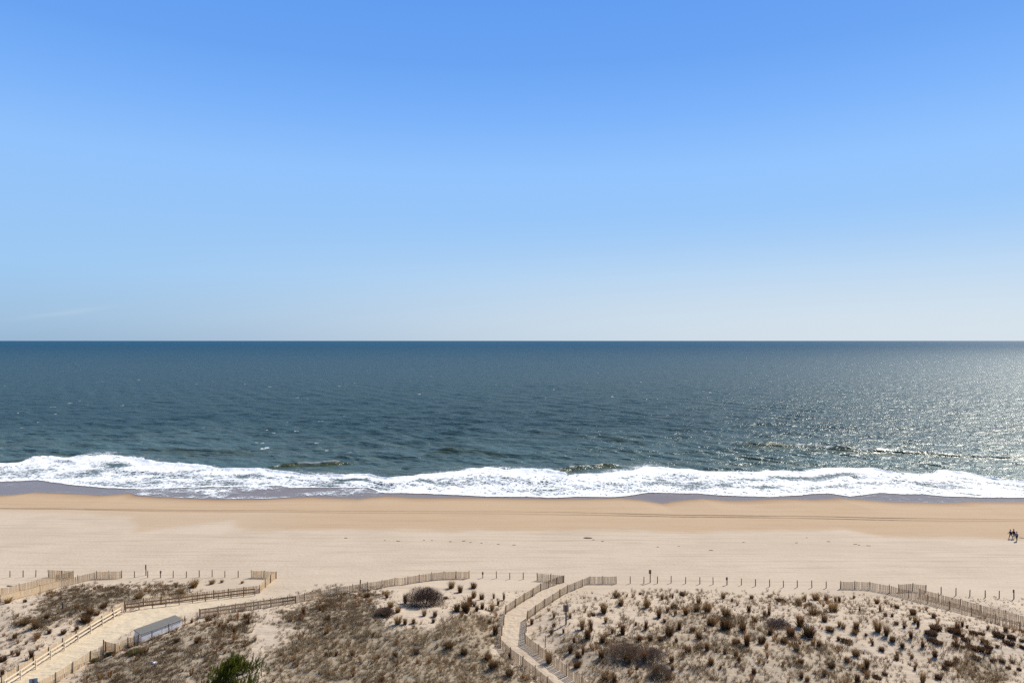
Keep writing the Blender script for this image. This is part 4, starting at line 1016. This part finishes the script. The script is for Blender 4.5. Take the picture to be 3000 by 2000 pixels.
# ------------------------------------------------------------------ people
def skin_obj(name, verts, edges, radii, mat, parent, root=0, sub=2):
    me = bpy.data.meshes.new(name); me.from_pydata(verts, edges, [])
    o = link(name, me, mat, parent)
    sk = o.modifiers.new('skin', 'SKIN'); sk.use_smooth_shade = True
    for k, v in enumerate(me.skin_vertices[0].data):
        r = radii[k]; v.radius = (r, r) if not isinstance(r, tuple) else r; v.use_root = (k == root)
    ss = o.modifiers.new('sub', 'SUBSURF'); ss.levels = sub; ss.render_levels = sub
    return o
def person(label, p, height, face, hipf, kneef, arms, top, trousers, hair='hair', long_hair=False, pack=None, zoff=0):
    """face: heading angle (0 = +X).  hipf: (left, right) thigh swing, kneef: knee bend, arms: (left, right) swing.  local +X is forward"""
    k = height / 1.75
    root = empty('person', at(*p), face); tag(root, label, 'person', 'people walking on the beach')
    V = lambda *a: Vector(a) * k
    hip = V(0, 0, .93)
    def leg(side, sw_, kn):
        h0 = hip + V(0, .09 * side, -.03); th = V(math.sin(sw_) * .43, 0, -math.cos(sw_) * .43); k0 = h0 + th
        a = sw_ - kn; an = k0 + V(math.sin(a) * .42, 0, -math.cos(a) * .42); toe = an + V(math.cos(a) * .17, .01 * side, math.sin(a) * .17 - .05)
        return h0, k0, an, toe
    L_, R_ = leg(1, hipf[0], kneef[0]), leg(-1, hipf[1], kneef[1])
    drop = min(L_[3].z, R_[3].z, L_[2].z, R_[2].z) - .035 * k
    sh = V(0, 0, -drop / k)
    vs = [hip, hip + V(.01, 0, .2), hip + V(.03, 0, .45), hip + V(.035, 0, .56), hip + V(.06, 0, .66), hip + V(.07, 0, .78), hip + V(.075, 0, .84)]
    rs = [(.13*k, .16*k), (.11*k, .14*k), (.13*k, .17*k), .065*k, .075*k, .095*k, .06*k]
    es = [(i, i + 1) for i in range(6)]
    for g in (L_, R_):
        n = len(vs); vs += list(g); rs += [.095*k, .062*k, .042*k, .032*k]; es += [(0, n), (n, n+1), (n+1, n+2), (n+2, n+3)]
    hands = []
    for side, (sw_, el) in zip((1, -1), arms):
        n = len(vs); s0 = hip + V(.03, .19 * side, .44); e0 = s0 + V(math.sin(sw_) * .28, .03 * side, -math.cos(sw_) * .28)
        a = sw_ + el; w0 = e0 + V(math.sin(a) * .25, -.01 * side, -math.cos(a) * .25); fd = Vector((math.sin(a), 0, -math.cos(a)))
        pm = w0 + fd * .07 * k
        vs += [s0, e0, w0, pm]; rs += [.06*k, .045*k, .03*k, (.04*k, .02*k)]; es += [(2, n), (n, n+1), (n+1, n+2), (n+2, n+3)]
        sd = Vector((math.cos(a), 0, math.sin(a)))
        for f in range(4):
            m = len(vs); b0 = pm + sd * (f - 1.5) * .02 * k + fd * .025 * k; ll = (.07, .08, .075, .06)[f] * k
            vs += [b0, b0 + fd * ll * .55, b0 + fd * ll - sd * .012 * k]; rs += [.0095*k, .009*k, .008*k]; es += [(n+3, m), (m, m+1), (m+1, m+2)]
        m = len(vs); b0 = w0 + fd * .03 * k + sd * .03 * k; vs += [b0, b0 + (fd + sd) * .035 * k]; rs += [.011*k, .009*k]; es += [(n+2, m), (m, m+1)]
    vs = [v + sh for v in vs]
    skin_obj('body', vs, es, rs, M['skin'], root)
    # face features: nose, ears
    hd = vs[5]; b = MB(); b.tube([hd + V(.085, 0, .02), hd + V(.115, 0, -.02)], [.012*k, .018*k], 6)
    for s in (1, -1): b.tube([hd + V(0, .09 * s, .02), hd + V(0, .095 * s, -.03)], [.02*k, .014*k], 6)
    for s in (1, -1): b.tube([hd + V(.084, .035 * s, .012), hd + V(.094, .035 * s, .012)], [.012*k, .008*k], 6)
    b.tube([hd + V(.085, -.025, -.05), hd + V(.085, .025, -.05)], [.008*k, .008*k], 5)
    b.build('face', M['skin'], root, smooth=True)
    # hair
    bm = bmesh.new(); bmesh.ops.create_uvsphere(bm, u_segments=16, v_segments=10, radius=.118 * k)
    for v in bm.verts:
        if v.co.x > .03 * k and v.co.z < .03 * k: v.co.x = .03 * k
        if long_hair and v.co.x < 0 and v.co.z < 0: v.co.z *= 2.6; v.co.x *= .9
        v.co.z *= 1.08
    me = bpy.data.meshes.new('hair'); bm.to_mesh(me); bm.free(); me.polygons.foreach_set('use_smooth', [True] * len(me.polygons))
    o = link('hair', me, M[hair], root); o.location = hd + V(-.02, 0, .035)
    # jacket
    jv = [vs[0] + V(0, 0, .0), vs[1], vs[2], vs[3] + V(0, 0, -.02)]; jr = [(.165*k, .19*k), (.14*k, .17*k), (.155*k, .2*k), .085*k]; je = [(0, 1), (1, 2), (2, 3)]
    n0 = 7 + 8
    for a in range(2):
        base = n0 + a * (4 + 12 + 2); m = len(jv)
        jv += [vs[base], vs[base + 1], vs[base + 2]]; jr += [.082*k, .065*k, .05*k]; je += [(2, m), (m, m+1), (m+1, m+2)]
    skin_obj('jacket', jv, je, jr, M[top], root)
    tv = [vs[0] + V(0, 0, -.02)]; tr_ = [(.15*k, .175*k)]; te = []
    for a in range(2):
        base = 7 + a * 4; m = len(tv); tv += [vs[base], vs[base+1], vs[base+2]]; tr_ += [.11*k, .078*k, .058*k]; te += [(0, m), (m, m+1), (m+1, m+2)]
    skin_obj('trousers', tv, te, tr_, M[trousers], root)
    for a in range(2):
        base = 7 + a * 4; an, toe = vs[base+2], vs[base+3]
        skin_obj('shoe', [an + V(-.03, 0, -.03), (an + toe) / 2 + V(0, 0, -.012), toe], [(0, 1), (1, 2)], [.05*k, .045*k, .036*k], M['black'], root, 0, 1)
    if pack:
        b = MB(); b.box(-.30*k, -.14*k, -.15*k, .15*k, (1.22)*k + sh.z, 1.58*k + sh.z); b.build('backpack', M[pack], root, .03 * k)
person('person in a dark jacket and grey trousers striding with legs wide apart', (2961.0, 1577.0), 1.74, math.radians(183), (-.50, .36), (.12, .06), ((-.5, .6), (.5, .7)), 'black', 'greycloth', long_hair=False)
person('long haired person in a black top and lilac grey trousers walking in the middle', (2970.4, 1577.2), 1.80, math.radians(186), (.46, -.36), (.06, .2), ((-.35, .9), (.4, 1.1)), 'black', 'lilac', long_hair=True)
person('person in a pale lilac grey top and black trousers walking nearest the dunes', (2978.9, 1584.6), 1.74, math.radians(200), (.16, -.12), (.05, .1), ((-.2, .5), (.3, .6)), 'lilac', 'black')

# ------------------------------------------------------------------ camera, sun, sky
cam = bpy.data.cameras.new('camera'); co = bpy.data.objects.new('camera', cam); COL.objects.link(co)
co.location = (0, 0, H); co.rotation_euler = (math.radians(90), 0, 0)
cam.sensor_width = 36; cam.lens = 24.0; cam.sensor_fit = 'HORIZONTAL'; cam.clip_start = 0.5; cam.clip_end = 300000
cam.shift_y = -(1000 - HOR) / 3000.0
S.camera = co

sd = Vector((math.sin(SUN_AZ) * math.cos(SUN_EL), math.cos(SUN_AZ) * math.cos(SUN_EL), math.sin(SUN_EL)))
sl = bpy.data.lights.new('sun', 'SUN'); sl.energy = 5.0; sl.angle = math.radians(0.53); sl.color = (1.0, 0.945, 0.86)
so = bpy.data.objects.new('sun', sl); COL.objects.link(so); so.location = (0, 0, 100)
so.rotation_euler = (-sd).to_track_quat('-Z', 'Y').to_euler()

w = bpy.data.worlds.new('World'); S.world = w; w.use_nodes = True
nt = w.node_tree; nt.nodes.clear(); g = G(nt)
sky = nt.nodes.new('ShaderNodeTexSky'); sky.sky_type = 'NISHITA'; sky.sun_disc = False
sky.sun_elevation = SUN_EL; sky.sun_rotation = SUN_AZ; sky.altitude = 40
sky.air_density = 1.0; sky.dust_density = 0.4; sky.ozone_density = 3.0
dirz = g.n('ShaderNodeSeparateXYZ', Vector=nt.nodes.new('ShaderNodeTexCoord').outputs['Generated']).outputs[2]
ramp = nt.nodes.new('ShaderNodeValToRGB'); g.put(ramp.inputs[0], dirz)
def lin(c): return tuple(((v / 255 + .055) / 1.055) ** 2.4 / 1.23 for v in c) + (1,)
els = [(0.0, (150, 182, 212)), (0.03, (158, 192, 224)), (0.09, (158, 201, 242)), (0.235, (147, 196, 254)), (0.31, (123, 179, 251)), (0.375, (106, 165, 244)), (0.45, (97, 157, 241)), (0.60, (88, 120, 168)), (1.0, (84, 100, 122))]
for k, (p_, c_) in enumerate(els):
    e_ = ramp.color_ramp.elements[k] if k < 2 else ramp.color_ramp.elements.new(p_)
    e_.position = p_; e_.color = lin(c_)
sc_ = g.n('ShaderNodeVectorMath', _operation='SCALE', Vector=ramp.outputs[0], Scale=10.0)
dirv = nt.nodes.new('ShaderNodeTexCoord').outputs['Generated']
dsun = g.n('ShaderNodeVectorMath', _operation='DOT_PRODUCT', i0=dirv, i1=(math.sin(SUN_AZ), math.cos(SUN_AZ), 0)).outputs['Value']
glow = g.math('MULTIPLY', g.math('MULTIPLY', g.ss(dsun, 0.0, 1.12), g.ss(dirz, 0.0, 0.19, 1.0, 0.0)), 0.85)
base = g.mix(glow, sc_.outputs[0], tuple(10 * v for v in lin((220, 231, 240))[:3]))
xyz = g.n('ShaderNodeSeparateXYZ', Vector=dirv).outputs
az = g.math('ARCTAN2', xyz[0], xyz[1])                       # one faint wisp of cirrus low over the sea
da = g.math('DIVIDE', g.math('ADD', az, 0.577), 0.045)
wn = g.noise(g.n('ShaderNodeMapping', Vector=dirv, Scale=(14, 14, 160)).outputs[0], 1.0, 4, 0.6)
de = g.math('DIVIDE', g.math('SUBTRACT', g.math('SUBTRACT', xyz[2], 0.0342), g.math('ADD', g.math('MULTIPLY', g.math('ADD', az, 0.577), 0.17), g.math('MULTIPLY', g.math('SUBTRACT', wn, .5), .004))), 0.0028)
wisp = g.math('EXPONENT', g.math('MULTIPLY', -1.0, g.math('ADD', g.math('MULTIPLY', da, da), g.math('MULTIPLY', de, de))))
base = g.mix(g.math('MULTIPLY', wisp, 0.26), base, tuple(10 * v for v in lin((196, 213, 230))[:3]))
skycol = g.mix(0.05, base, sky.outputs[0])
bg = g.n('ShaderNodeBackground', Color=skycol, Strength=0.10)
ow = nt.nodes.new('ShaderNodeOutputWorld'); nt.links.new(bg.outputs[0], ow.inputs[0])

S.view_settings.view_transform = 'Standard'; S.view_settings.look = 'None'; S.view_settings.gamma = 1.0
S.view_settings.exposure = 0.3
S.cycles.use_denoising = False; S.cycles.max_bounces = 6; S.cycles.transparent_max_bounces = 12; S.cycles.sample_clamp_indirect = 8
